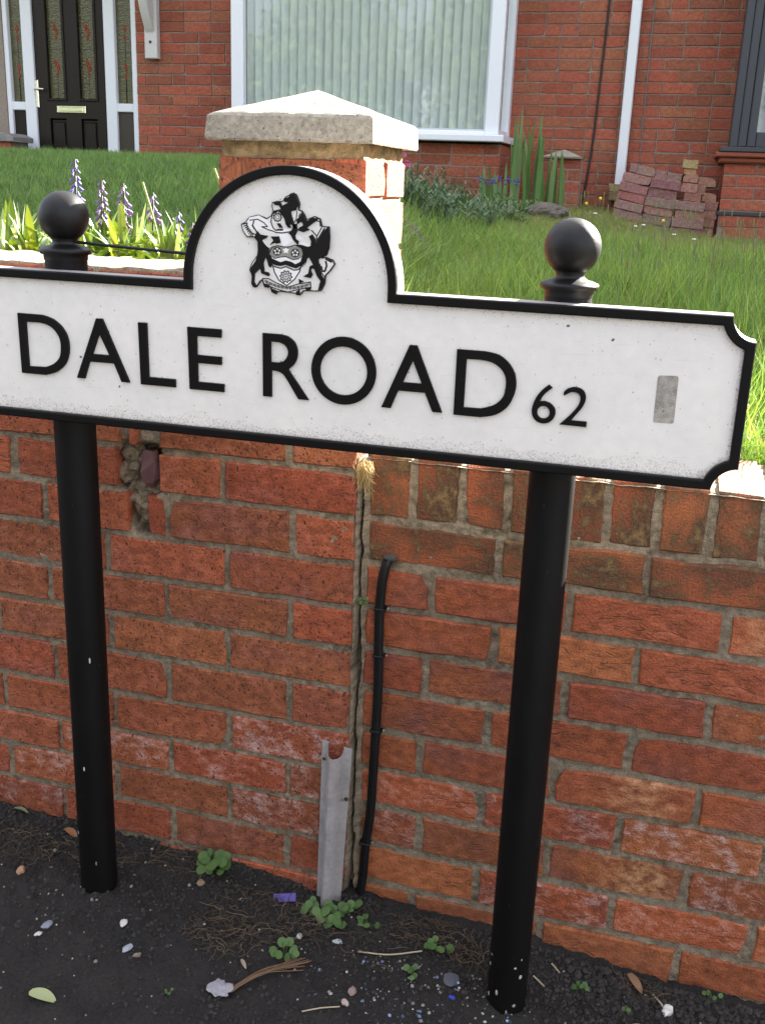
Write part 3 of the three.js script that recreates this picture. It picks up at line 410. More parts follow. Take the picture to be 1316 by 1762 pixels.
    for (let i = 0; i < 3800; i++) { const a = rim[Math.floor(T() * rim.length)], d = T() * T() * 130, e = T() * 6.28; q.fillStyle = T() < 0.5 ? css(0.04, 0.035, 0.03, 0.15 + T() * 0.4) : css(0.26, 0.19, 0.11, 0.15 + T() * 0.35); q.beginPath(); q.arc((a[0] + Math.cos(e) * d) * K, (a[1] + Math.sin(e) * d) * K, 0.5 + T() * 1.6, 0, 7); q.fill(); }
    // shield
    fill([[440, 690], [780, 690], [775, 940], [735, 1040], [610, 1132], [500, 1050], [445, 900]], '#efedea');
    line([[445, 790], [470, 815], [540, 800], [600, 795], [680, 830], [740, 820], [775, 790]], 8); line([[450, 905], [540, 930], [600, 910], [690, 950], [740, 945], [770, 915]], 9); line([[445, 890], [470, 980], [520, 1070], [610, 1130], [700, 1055], [760, 960], [778, 860]], 9);
    fill([[400, 700], [450, 675], [780, 680], [795, 740], [770, 810], [690, 825], [600, 790], [470, 805], [410, 770]], '#8f8b84'); for (const [x, y] of [[500, 735], [705, 755]]) { fill(Array.from({ length: 16 }, (_, i) => [x + 50 * Math.cos(i * 0.3927), y + 50 * Math.sin(i * 0.3927)]), '#222'); rose(x, y, 44); } fill(Array.from({ length: 10 }, (_, i) => [600 + (i % 2 ? 22 : 42) * Math.cos(i * 0.628 - 1.57), 725 + (i % 2 ? 22 : 42) * Math.sin(i * 0.628 - 1.57)]), '#f0efec'); line([[400, 770], [440, 690], [500, 670], [610, 690], [700, 665], [780, 690]], 8);
    wheel(600, 1025, 52, 10, true); ring(600, 1025, 38, 6); wheel(505, 350, 36, 9);
    // helmet, mantling and tail lines
    fill([[525, 540], [660, 540], [680, 610], [575, 680], [540, 640]], '#f1f0ee'); fill([[480, 495], [560, 480], [650, 480], [655, 510], [540, 522], [480, 515]], '#f1f0ee'); line([[480, 520], [560, 526], [650, 512]], 9); line([[450, 300], [430, 400], [455, 470], [490, 500]], 8); line([[500, 492], [560, 490]], 14);
    fill([[180, 350], [290, 325], [390, 380], [420, 440], [470, 500], [350, 470], [250, 500], [180, 470], [160, 420]], '#eceae6'); line([[190, 380], [280, 370], [350, 410], [390, 455], [325, 455], [400, 490], [470, 510]], 8); line([[235, 390], [220, 440], [265, 510]], 10); line([[215, 440], [240, 480]], 10); line([[155, 410], [160, 480], [215, 530], [280, 550]], 9);
    for (let i = 0; i < 8; i++) line([[108 + i * 14, 425 + i * 22], [145 + i * 11, 415 + i * 18]], 9);
    fill([[650, 290], [725, 280], [715, 380], [690, 410], [665, 370]], '#e4e2de'); line([[650, 290], [665, 375], [690, 412], [715, 380], [725, 285]], 7);
    fill([[745, 380], [790, 410], [790, 450], [745, 460], [725, 430]], '#e4e2de'); line([[760, 310], [745, 340], [770, 350], [785, 310]], 7); fill([[700, 540], [760, 560], [800, 600], [720, 600]], '#efedea'); fill([[745, 625], [830, 640], [880, 670], [800, 680]], '#efedea'); line([[890, 500], [945, 560], [950, 640]], 9); line([[1030, 480], [960, 600], [955, 640]], 12); line([[1000, 470], [950, 560]], 9); line([[935, 390], [980, 400], [985, 450]], 9);
    fill([[310, 610], [350, 600], [400, 690], [380, 690]], '#efedea'); line([[1050, 850], [1060, 900], [1040, 960], [1010, 960], [1000, 910]], 14); line([[1055, 820], [1110, 850]], 18); line([[985, 880], [990, 960], [1040, 1030]], 8);
    // scroll
    fill([[330, 1050], [400, 1050], [480, 1095], [610, 1150], [740, 1110], [880, 1085], [885, 1145], [760, 1170], [620, 1205], [470, 1165], [345, 1110]], '#c9c6c0'); line([[330, 1050], [400, 1050], [480, 1095], [610, 1150], [740, 1110], [880, 1085], [885, 1145], [760, 1170], [620, 1205], [470, 1165], [345, 1110]], 8, '#111', true);
    for (let i = 0; i < 46; i++) { const t = i / 45, x = 355 + 510 * t, y = 1082 + 260 * t * (1 - t) + 24 * t + (t > 0.5 ? 20 * (t - 0.5) : 0) - 18; line([[x, y], [x + 2, y + 22 + (i % 3) * 4]], i % 4 ? 6 : 3, '#2a2724'); }
    const box0 = [-0.5691, -0.1525, 0.16, 0.1525], plate = ext(poly(rim.map(C)), ZS - 0.0005, 0.0035, 0.0008), P = plate.attributes.position, uv = [];
    for (let i = 0; i < P.count; i++) { const X = P.getX(i) + 0.5691, Y = P.getY(i) + 0.0084, det = 0.0001203 * -0.0001095 - 0.0000011 * 0.000006, x = (X * -0.0001095 - 0.0000011 * Y) / det, y = (0.0001203 * Y - 0.000006 * X) / det; uv.push(x / 1316, 1 - y / 1316); }
    plate.setAttribute('uv', new THREE.Float32BufferAttribute(uv, 2));
    const crest = part(sign, 'coat_of_arms', plate, new THREE.MeshStandardMaterial({ map: tex(cc, true), roughness: 0.5 }), 'coat of arms in black and white relief');
    const charge = (name, pts) => part(crest, name, new THREE.ExtrudeGeometry(poly(pts.map(C)), { depth: 0.002, bevelEnabled: true, bevelThickness: 0.0005, bevelSize: 0.0005, bevelOffset: 0.0002, bevelSegments: 1 }).translate(0, 0, ZS + 0.0026), M.black);
    charge('crest_beast', [[465, 180], [540, 185], [560, 228], [620, 200], [642, 180], [590, 172], [585, 145], [640, 128], [660, 90], [680, 100], [692, 85], [712, 120], [745, 190], [742, 232], [720, 232], [715, 265], [662, 275], [655, 300], [690, 422], [610, 432], [590, 360], [562, 322], [520, 272], [452, 312], [470, 280], [555, 262], [530, 210], [480, 206]]);
    for (const [a, b] of [[508, 0], [605, 0], [675, 10]]) charge('wreath_band', [[a, 422 + b], [a + 24, 422 + b], [a + 52, 462 + b], [a + 26, 462 + b]]);
    charge('left_supporter', [[275, 510], [310, 550], [392, 560], [372, 580], [320, 605], [350, 650], [385, 688], [402, 700], [402, 770], [430, 790], [442, 850], [430, 912], [410, 902], [398, 850], [370, 790], [340, 870], [352, 950], [340, 968], [400, 982], [412, 1000], [400, 1015], [380, 1005], [325, 985], [310, 922], [240, 990], [232, 1090], [262, 1140], [250, 1150], [228, 1146], [208, 1110], [214, 1020], [190, 940], [210, 918], [258, 850], [288, 760], [284, 620], [248, 575], [265, 540]]);
    charge('mantling', [[438, 570], [520, 570], [537, 630], [500, 642], [470, 630], [428, 655], [470, 610]]);
    charge('mantling', [[690, 430], [722, 430], [727, 500], [702, 560], [712, 600], [742, 622], [735, 652], [690, 602], [658, 540], [640, 530], [680, 490]]);
    charge('mantling', [[790, 290], [812, 370], [842, 400], [900, 360], [960, 372], [930, 395], [880, 430], [832, 470], [866, 490], [800, 512], [742, 492], [760, 470], [800, 450], [800, 420], [772, 390], [735, 420], [728, 382], [760, 350]]);
    charge('right_supporter', [[870, 568], [900, 550], [932, 600], [940, 650], [960, 630], [1040, 500], [1080, 460], [1092, 560], [1087, 700], [1042, 772], [965, 822], [978, 900], [1002, 1010], [1042, 1060], [1012, 1150], [972, 1182], [988, 1120], [1003, 1072], [960, 1012], [930, 932], [892, 917], [882, 950], [902, 1000], [882, 1032], [810, 1020], [862, 990], [878, 910], [918, 888], [888, 832], [868, 792], [835, 815], [830, 860], [815, 840], [812, 880], [798, 860], [790, 905], [775, 860], [800, 760], [790, 705], [728, 662], [780, 668], [852, 690], [888, 678], [893, 620]]);
    charge('wavy_bar', [[435, 818], [500, 850], [540, 866], [600, 846], [660, 860], [710, 890], [772, 858], [792, 880], [720, 922], [660, 906], [600, 882], [540, 897], [480, 887], [440, 866]]);
    for (const p of [[[345, 1112], [402, 1122], [400, 1150], [358, 1146]], [[430, 1165], [502, 1196], [490, 1226], [440, 1202]], [[725, 1200], [756, 1182], [762, 1236], [725, 1232]], [[830, 1152], [886, 1150], [872, 1186], [838, 1176]], [[755, 1058], [800, 1080], [760, 1095]]]) charge('scroll_fold', p);
  }
  // posts: tube, moulded collar, ball
  for (const [x, yb, yc] of [[-0.8535, -1.30, -0.0585], [-0.1385, -1.35, -0.0645]]) {
    const z = 0.165, lathe = (p, seg = 40) => new THREE.LatheGeometry(p.map(([r, y]) => new THREE.Vector2(r, y)), seg).translate(x, 0, z);
    const o = yc + 0.0615, post = part(sign, 'post', lathe([[0.0307, yb], [0.0307, -0.31], [0.0302, -0.2], [0.0297, -0.118 + o]]), M.blackPaint);
    part(post, 'collar', lathe([[0.0302, -0.121 + o], [0.0308, -0.1195 + o], [0.031, -0.1135 + o], [0.035, -0.1125 + o], [0.0368, -0.1085 + o], [0.0362, -0.1055 + o], [0.03, -0.1025 + o], [0.022, -0.1005 + o], [0.0185, -0.0985 + o], [0.0178, -0.0945 + o], [0.02, -0.0905 + o]]), M.finial);
    part(post, 'ball_finial', new THREE.SphereGeometry(0.0352, 48, 32).translate(x, yc, z), M.finial);
    for (const y of [-0.2, -0.29]) part(post, 'clip', cbox(x - 0.04, x + 0.04, y - 0.012, y + 0.012, 0.186, 0.2, 0.002), M.black);
  }
}
single('tie_wire', tube([[-0.832, -0.0925, 0.168], [-0.75, -0.0955, 0.172], [-0.66, -0.0985, 0.178], [-0.6, -0.101, 0.184]], 0.0022, 40, 6), M.rubber, 'thin black twisted wire running from the left ball finial to the sign', 'wire', [-0.75, -0.096, 0.172]);

/* ------------------------------------------------------------------ small things on the two walls */
{
  const t = thing('cable_guard', 'grey steel channel guard standing against the foot of the brick pier', 'cable guard', [-0.474, -1.22, 0.045]);
  const prof = [[0, 0.004], [0.011, 0.004], [0.0125, 0.008], [0.0138, 0.014], [0.0175, 0.0195], [0.0225, 0.0225], [0.0275, 0.0225], [0.0325, 0.0195], [0.0362, 0.014], [0.0375, 0.008], [0.0388, 0.005], [0.053, 0.005]], p = [], ix = [], H = 14, n = prof.length;
  for (const side of [0, 1]) for (let j = 0; j <= H; j++) { const v = j / H; prof.forEach(([x, z], i) => { const k = lerp(0.82, 1, v), topY = -0.889 - (i > 2 && i < 10 ? 0.012 + 0.003 * Math.sin((i - 3) / 6 * 3.14) : 0) - x * 0.12, y = lerp(-1.235, topY, v); p.push(lerp(-0.4985, -0.4925, v) + x * k, y, lerp(0.034, 0.038, v) + z * 1.4 - side * 0.0016 + (i > 9 ? 0.0005 : 0)); }); }
  const m = (H + 1) * n; for (let j = 0; j < H; j++) for (let i = 0; i + 1 < n; i++) { const a = j * n + i; ix.push(a, a + 1, a + n + 1, a, a + n + 1, a + n, m + a, m + a + n + 1, m + a + 1, m + a, m + a + n, m + a + n + 1); }
  for (let i = 0; i + 1 < n; i++) { const a = H * n + i; ix.push(a, a + 1, m + a + 1, a, m + a + 1, m + a); } for (let j = 0; j < H; j++) for (const i of [0, n - 1]) { const a = j * n + i; ix.push(a, a + n, m + a + n, a, m + a + n, m + a); }
  const g = new THREE.BufferGeometry(); g.setAttribute('position', new THREE.Float32BufferAttribute(p, 3)); g.setIndex(ix);
  const R = rngOf(4), gv = grain(256, (x, y) => { const a = tn(x, y, 256, 5, 3), b = tn(x, y, 256, 30, 8), v = 1 + a * 0.35 + b * 0.25; return [0.36 * v, 0.345 * v, 0.35 * v, 0.5 + b * 0.3]; });
  for (let i = 0; i < 30; i++) { gv.g.fillStyle = css(0.09, 0.08, 0.09, 0.5); gv.g.beginPath(); gv.g.ellipse(R() * 256, R() * 256, 1 + R() * 4, 0.8 + R(), 0.2, 0, 7); gv.g.fill(); }
  part(t, 'channel', toCreasedNormals(planar(g, 4), 0.5), std([1, 1, 1], 0.6, { map: gv.map(), metalness: 0.15 }));
  const disc = (x, y, z, r) => new THREE.CylinderGeometry(r, r, 0.0012, 14).rotateX(Math.PI / 2).translate(x, y, z);
  part(t, 'screw_hole', disc(-0.4475, -0.992, 0.0457, 0.0036), std([0.05, 0.022, 0.012], 0.9), 'rusty screw hole in the right flange'); part(t, 'screw', disc(-0.4885, -0.923, 0.0448, 0.0032), M.chrome);
}
{
  const t = thing('wall_cable', 'black cable clipped down the brick wall right of the pier joint', 'cable', [-0.408, -1.22, 0.01]);
  const P = [[-0.399, -0.568, -0.02], [-0.4005, -0.571, 0.006], [-0.4045, -0.59, 0.0115], [-0.4085, -0.64, 0.0115], [-0.4085, -0.7, 0.012], [-0.4065, -0.79, 0.0115], [-0.4075, -0.875, 0.0115], [-0.409, -0.953, 0.012], [-0.4115, -1.033, 0.012], [-0.4175, -1.095, 0.012], [-0.421, -1.165, 0.012], [-0.429, -1.235, 0.016]];
  part(t, 'cable', tube(P, 0.0058, 90, 12), M.rubber); part(t, 'cable', tube(P.map(([x, y, z]) => [x - 0.0068, y - 0.002, z - 0.002]), 0.0038, 90, 10), M.rubber);
  for (const [x, y] of [[-0.4085, -0.652], [-0.4075, -0.873], [-0.4195, -1.095], [-0.408, -0.735]]) { const c = part(t, 'clip', cbox(x - 0.0115, x + 0.008, y - 0.002, y + 0.002, 0.001, 0.0185, 0.001), M.rubber); part(c, 'nail', new THREE.SphereGeometry(0.0018, 10, 8).translate(x + 0.0098, y, 0.006), M.edge); }
  part(t, 'seal', new THREE.IcosahedronGeometry(0.0105, 2).scale(1.1, 0.6, 0.6).translate(-0.4, -0.566, 0.002), std([0.06, 0.055, 0.05], 0.9), 'grey sealant where the cable leaves the wall');
}

/* ------------------------------------------------------------------ lawn */
const lawnY = (x, z) => {
  const d = clamp((-z - 0.2) / 6.5), near = -0.45, far = -0.12 - 0.17 * sstep(-1.0, 0.25, x), HR = lerp(near, far, Math.pow(d, 0.85));
  const HL = lerp(-0.215, 0.125, sstep(0.05, 0.62, d) * 0.72 + d * 0.28);
  const xb = lerp(-0.57, -2.3, d), w = lerp(0.05, 0.9, d);
  return lerp(HL, HR, sstep(xb - w * 0.6, xb + w, x)) + 0.02 * fbm(x * 1.7, z * 1.7, 2, 2) * sstep(0, 0.1, d);
};
{
  const g = field([...steps(-9, -4.6, 0.4), ...steps(-4.5, 1.4, 0.06), ...steps(1.6, 9, 0.4)], steps(0.19, 7.3, 0.06), (x, y) => lawnY(x, -y), 2); g.rotateX(-Math.PI / 2); g.computeVertexNormals();
  single('lawn', g, M.turf, 'sloping front lawn between the garden walls and the houses', 'lawn', [0, -0.4, -3.6], null, 'structure');
}
// tufts of blades
function tuft(R, n, h, spread, w, bend) {
  const p = [], ix = [], uv = [];
  for (let i = 0; i < n; i++) {
    const a = R() * 6.28, r = Math.sqrt(R()) * spread, x = Math.cos(a) * r, z = Math.sin(a) * r, b = R() * 6.28, H = h * (0.45 + R() * 0.75), k = bend * (0.2 + R()) * H, ww = w * (0.6 + R() * 0.6), c = R() * 6.28, s = p.length / 3;
    for (const [t, q] of [[0, 1], [0.5, 0.8], [1, 0.06]]) for (const e of [-1, 1]) { p.push(x + Math.cos(b) * k * t * t + Math.cos(c) * ww * q * e / 2, H * (t - 0.12 * k / H * t * t), z + Math.sin(b) * k * t * t + Math.sin(c) * ww * q * e / 2); uv.push(0.5 + e / 2, t); }
    ix.push(s, s + 1, s + 3, s, s + 3, s + 2, s + 2, s + 3, s + 5, s + 2, s + 5, s + 4);
  }
  const g = new THREE.BufferGeometry(); g.setAttribute('position', new THREE.Float32BufferAttribute(p, 3)); g.setAttribute('uv', new THREE.Float32BufferAttribute(uv, 2)); g.setIndex(ix); g.computeVertexNormals(); return g;
}
M.leaf = phys([1, 1, 1], 0.75, { transmission: 0.35, thickness: 0, side: THREE.DoubleSide });
function scatter(name, geo, mat, list, label, category) { // list of [x, y, z, size, turn, colour]
  const m = shaded(new THREE.InstancedMesh(geo, mat, list.length)), o = new THREE.Object3D(); m.name = numbered(name);
  list.forEach(([x, y, z, s, a, c, tilt = 0], i) => { o.position.set(x, y, z); o.rotation.set(tilt, a, tilt * 0.7); Array.isArray(s) ? o.scale.set(...s) : o.scale.setScalar(s); o.updateMatrix(); m.setMatrixAt(i, o.matrix); m.setColorAt(i, c); });
  scene.add(m); return meta(m, label, category, null, 'stuff');
}
{
  const R = rngOf(303), short = [], mid = [], tall = [], dry = [];
  const col = (k) => { const v = (0.6 + R() * 0.75) * (k > 1 ? 2.2 : 1.9), y = R(); return rgb((0.06 + 0.075 * y * k) * v, (0.125 + 0.055 * y * k) * v, (0.018 + 0.008 * y) * v); };
  const seen = (x, z) => { const dx = x, d = 1.509 - z, s = dx / d; return s > -0.72 && s < 0.13 + 0.06; };
  for (let i = 0; i < 90000; i++) {
    const z = -0.24 - Math.pow(R(), 1.25) * 6.9, x = -6 + R() * 7.6; if (!seen(x, z)) continue;
    const d = clamp((-z - 0.2) / 6.5), xb = lerp(-0.57, -2.3, d), left = x < xb - 0.05, y = lawnY(x, z) - 0.004; if (z < -6.55 && ((x > -3.7 && x < -1.4) || x > 0.05)) continue;
    const patch = fbm(x * 1.6, z * 1.6, 7, 3);
    if (left) { if (z < -1.3 && z > -3.9 && fbm(x * 2, z * 2, 5, 3) > -0.08 && R() < 0.6) continue; if (z > -0.95 && x < -0.5 && R() < 0.75) continue; short.push([x, y, z, 0.7 + R() * 0.6, R() * 6.28, col(0.5), (R() - 0.5) * 0.7]); }
    else { if (R() < 0.34 && patch > -0.12 + 0.1 * sstep(-2, -5, z)) dry.push([x, y, z, 0.6 + R() * 0.7, R() * 6.28, rgb(0.3 + R() * 0.14, 0.235, 0.1), (R() - 0.5) * 1.2]);
      const rough = sstep(-0.3, 0.2, patch), wild = sstep(-0.75, 0.05, x + 0.1 * z + 0.3) * sstep(-5.2, -3.4, z), low = lerp(0.5, 1, sstep(-5.4, -3.2, z)); if (R() > 0.55 + 0.6 * rough) continue; (R() < wild * (0.15 + 0.6 * rough) || (z < -2.6 && z > -6 && x < -0.98 && x > -2.1 && R() < 0.45) ? tall : mid).push([x, y, z, (0.5 + R() * 0.75 + 0.3 * rough) * low, R() * 6.28, patch > 0.1 ? col(1.5) : patch < -0.12 ? col(1.01) : col(1.2), (R() - 0.5) * 0.9]); }
  }
  scatter('lawn_grass', tuft(R, 16, 0.04, 0.035, 0.0034, 0.7), M.leaf, short, 'short mown grass of the left lawn', 'grass');
  scatter('lawn_grass', tuft(R, 14, 0.075, 0.05, 0.0029, 0.9), M.leaf, mid, 'ankle-high rough grass of the right garden', 'grass');
  scatter('lawn_grass', tuft(R, 10, 0.16, 0.055, 0.0032, 0.6), M.leaf, tall, 'tall uncut grass standing in the right garden', 'grass');
  scatter('dry_grass', tuft(R, 8, 0.05, 0.05, 0.003, 1.6), M.leaf, dry, 'dead straw lying among the right garden grass', 'dead grass');
  const heads = []; for (let i = 0; i < 330; i++) { const z = -1.3 - R() * 3.8, x = lerp(-0.9, 0.9, R()); if (!seen(x, z) || x < lerp(-0.3, -0.7, -z / 6)) continue; heads.push([x, lawnY(x, z), z, 0.5 + R() * 0.5, R() * 6.28, rgb(0.16 + R() * 0.1, 0.22, 0.07), (R() - 0.5) * 0.3]); }
  const st = merge([new THREE.CylinderGeometry(0.0009, 0.0014, 0.26, 4).translate(0, 0.13, 0), new THREE.SphereGeometry(1, 6, 6).scale(0.0035, 0.022, 0.0035).translate(0, 0.275, 0)]);
  scatter('grass_seed_heads', st, M.leaf, heads, 'thin grass stalks with seed heads in the right garden', 'grass');
}

/* ------------------------------------------------------------------ houses */
const ZH = -7.2;
// rows of bricks over x0..x1, y0..y1 on the plane z, leaving out the openings [x0, x1, y0, y1]
function brickwork(parent, x0, x1, y0, y1, z, phase, openings, R, mat = M.brickHouse, pitch = 0.0825, len = 0.2475, shared) {
  const T = 0.0095, rows = [];
  for (let k = 0, y = y1; y - pitch > y0 - 0.02; k++, y -= pitch) {
    let x = x0 - len * ((k % 2 ? 0.5 : 0) + phase), list = [];
    while (x < x1) { const l = R() < 0.09 ? len / 2 : len; list.push([x + T / 2, x + l - T / 2]); x += l; }
    for (const [a0, b0] of list) {
      let pieces = [[Math.max(a0, x0), Math.min(b0, x1)]];
      for (const [u0, u1, v0, v1] of openings) if (y - pitch * 0.5 > v0 && y - pitch * 0.5 < v1) pieces = pieces.flatMap(([a, b]) => (b <= u0 || a >= u1 ? [[a, b]] : [[a, u0], [u1, b]].filter(([p, q]) => q > p)));
      for (const [a, b] of pieces) if (b - a > 0.02) {
        const full = b - a > len - T - 0.002, h = pitch - T;
        const g = full ? shared[Math.floor(R() * shared.length)] : brickGeo(b - a, h, 0.03, R, Math.floor(R() * 48));
        put(parent, 'brick', g, mat, (a + b) / 2, y - pitch / 2 + (R() - 0.5) * 0.003, z + (R() - 0.5) * 0.004);
      }
    }
  }
}
const gable = (x0, x1, ye, yr, d, z) => { const s = poly([[z + 0.3, ye], [z - d, yr], [z - 2 * d, ye], [z - 2 * d, ye - 0.08], [z - d, yr - 0.1], [z + 0.3, ye - 0.08]]); return new THREE.ExtrudeGeometry(s, { depth: x1 - x0, bevelEnabled: false }).rotateY(-Math.PI / 2).scale(1, 1, 1).translate(x1, 0, 0); };
const RIDGE = 5.72, DEEP = 3.9, EAVE = 2.6;
M.slate = std([0.09, 0.085, 0.085], 0.8); M.inside = std([0.22, 0.2, 0.17], 0.9);
function shell(t, x0, x1, holes) { // front slab with openings, back, sides and roof
  const s = poly([[x0, -0.9], [x1, -0.9], [x1, EAVE], [x0, EAVE]]); for (const [a, b, c, d] of holes) { const h = new THREE.Path(); h.moveTo(a, c); h.lineTo(a, d); h.lineTo(b, d); h.lineTo(b, c); h.closePath(); s.holes.push(h); }
  part(t, 'wall', planar(ext(s, ZH - 0.254, 0.25), 4), M.houseMortar);
  const zb = ZH - 2 * DEEP; part(t, 'wall', planar(merge([box(x0, x1, -0.9, EAVE, zb, zb + 0.25), box(x0, x0 + 0.25, -0.9, EAVE, zb + 0.25, ZH - 0.255), box(x1 - 0.25, x1, -0.9, EAVE, zb + 0.25, ZH - 0.255)]), 4), M.houseMortar);
  for (const x of [x0 + 0.02, x1 - 0.22]) part(t, 'gable', planar(new THREE.ExtrudeGeometry(poly([[ZH - 0.02, EAVE], [ZH - DEEP, RIDGE - 0.12], [zb + 0.02, EAVE]]), { depth: 0.2, bevelEnabled: false }).rotateY(-Math.PI / 2).translate(x + 0.2, 0, 0)), M.houseMortar);
  part(t, 'roof', planar(gable(x0 - 0.01, x1 + 0.01, EAVE - 0.1, RIDGE, DEEP, ZH)), M.slate); part(t, 'floor', box(x0 + 0.25, x1 - 0.25, -0.4, -0.3, zb + 0.25, ZH - 0.26), M.inside);
}
const sharedBricks = (() => { const R = rngOf(71); return Array.from({ length: 48 }, (_, i) => brickGeo(0.2475 - 0.0095, 0.073, 0.03, R, i)); })();
{ // the house with the panelled door
  const R = rngOf(404), X0 = -9, X1 = -0.575, t = thing('brick_house', 'red brick house with dark panelled door and white box window behind the lawn', 'house', [-3, -0.3, ZH]);
  const door = [-6.055, -4.74, -0.4, 2.15], bay = [-3.55, -1.55, 0.0, 2.0];
  shell(t, X0, X1, [door, bay]);
  brickwork(t, -4.74, -3.44, -0.04, 1.579, ZH + 0.004, 0.15, [], R, M.brickHouse, 0.0825, 0.2475, sharedBricks);
  brickwork(t, -1.66, X1 - 0.01, -0.3, 1.552, ZH + 0.004, 0.35, [], R, M.brickHouse, 0.0825, 0.2475, sharedBricks);
  brickwork(t, -3.64, -1.455, -0.2, 0.33, -6.735, 0.2, [], R, M.brickHouse, 0.0825, 0.2475, sharedBricks);
  for (let k = 0; k < 6; k++) { const y = 0.33 - 0.0825 * (k + 0.5); put(t, 'brick', brickGeo(0.215, 0.073, 0.03, R, Math.floor(R() * 48)), M.brickHouse, -1.452, y, -6.735 - (k % 2 ? 0.11 : 0.22), Math.PI / 2); put(t, 'brick', brickGeo(k % 2 ? 0.2 : 0.1, 0.073, 0.03, R, Math.floor(R() * 48)), M.brickHouse, -1.452, y, -6.735 - (k % 2 ? 0.33 : 0.39), Math.PI / 2); if (k % 2 === 0) put(t, 'brick', brickGeo(0.1, 0.073, 0.03, R, Math.floor(R() * 48)), M.brickHouse, -1.452, y, -6.735 - 0.055, Math.PI / 2); }
  part(t, 'bay_wall', planar(merge([box(-3.63, -1.458, -0.9, 0.325, -6.85, -6.74), box(-3.63, -3.53, -0.9, 0.325, ZH, -6.85), box(-1.558, -1.458, -0.9, 0.325, ZH, -6.85)]), 4), M.houseMortar);
  part(t, 'bay_roof', planar(cbox(-3.75, -1.36, 2.0, 2.12, ZH, -6.55, 0.01)), M.pvc);
  // box window
  const w = part(t, 'window_sill', cbox(-3.69, -1.415, 0.34, 0.388, ZH, -6.6, 0.006), M.pvc);
  const fr = merge([cbox(-3.63, -3.527, 0.389, 2.0, -6.74, -6.672, 0.006), cbox(-1.572, -1.47, 0.389, 2.0, -6.74, -6.672, 0.006), cbox(-3.527, -1.572, 0.389, 0.418, -6.735, -6.676, 0.005), cbox(-3.527, -1.572, 1.9, 2.0, -6.735, -6.676, 0.005),
    cbox(-1.532, -1.47, 0.389, 2.0, -7.2, -7.11, 0.006), cbox(-1.53, -1.474, 0.389, 0.43, -7.11, -6.74, 0.005), cbox(-3.63, -3.57, 0.389, 2.0, -7.2, -7.11, 0.006), cbox(-3.626, -3.57, 0.389, 0.43, -7.11, -6.74, 0.005)]);
  const win = part(t, 'window_frame', fr, M.pvc);
  part(win, 'pane', box(-3.527, -1.572, 0.418, 1.9, -6.712, -6.706), M.glass); part(win, 'pane', box(-1.506, -1.5, 0.43, 1.95, -7.11, -6.74), M.glass); part(win, 'pane', box(-3.606, -3.6, 0.43, 1.95, -7.11, -6.74), M.glass);
  part(win, 'bead', merge([cbox(-3.53, -3.512, 0.418, 1.9, -6.705, -6.69, 0.003), cbox(-1.587, -1.569, 0.418, 1.9, -6.705, -6.69, 0.003), cbox(-3.512, -1.587, 0.416, 0.43, -6.705, -6.69, 0.003)]), std([0.5, 0.53, 0.56], 0.5));
  const fab = std([0.6, 0.64, 0.62], 0.85), slat = new THREE.BoxGeometry(0.079, 1.5, 0.0015), gap = [];
  for (let x = -3.5, i = 0; x < -1.56; x += 0.0722, i++) put(win, 'blind_slat', slat, fab, x, 1.17, -6.79 + (R() - 0.5) * 0.004, 0.52 + (R() - 0.5) * 0.05);
  part(win, 'blind_rail', box(-3.52, -1.58, 1.92, 1.97, -6.83, -6.76), M.pvc);
  // door with sidelights
  const zf = ZH - 0.02, fz = [ZH - 0.09, ZH - 0.012], bar = (a, b, c, d) => cbox(a, b, c, d, fz[0], fz[1], 0.006);
  part(t, 'door_frame', merge([bar(-6.055, -6.008, -0.1, 2.15), bar(-5.872, -5.762, -0.1, 2.15), bar(-5.058, -4.955, -0.1, 2.15), bar(-4.795, -4.742, -0.1, 2.15), bar(-6.008, -5.872, 0.53, 0.6), bar(-4.955, -4.795, 0.53, 0.6), bar(-5.762, -5.058, 2.06, 2.15)]), M.pvc);
  const cz = [ZH - 0.08, ZH - 0.035];
  const leafShape = poly([[-5.762, -0.05], [-5.058, -0.05], [-5.058, 2.06], [-5.762, 2.06]]), cut = (a, b, c, d) => { const h = new THREE.Path(); h.moveTo(a, c); h.lineTo(a, d); h.lineTo(b, d); h.lineTo(b, c); h.closePath(); leafShape.holes.push(h); };
  const G = [[-5.632, -5.478], [-5.318, -5.165]]; for (const [a, b] of G) { cut(a, b, 0.635, 1.95); cut(a - 0.005, b + 0.005, 0.06, 0.465); }
  const leaf = part(t, 'door', ext(leafShape, cz[0], 0.045, 0.004), M.wood, 'dark brown panelled door');
  const obscure = (() => { const g = grain(256, (x, y) => { const a = tn(x, y * 3.1 % 256, 256, 9, 5); return [0.5, 0.5, 0.4, 0.5 + a * 0.9]; }); return phys([0.17, 0.16, 0.07], 0.06, { transmission: 0.5, thickness: 0, bumpMap: g.bump(), bumpScale: 0.004 }); })(), red = phys([0.3, 0.012, 0.01], 0.15, { transmission: 0.2, thickness: 0 }), lead = std([0.05, 0.05, 0.05], 0.5);  // olive in the pane colour stands in for reflected greenery
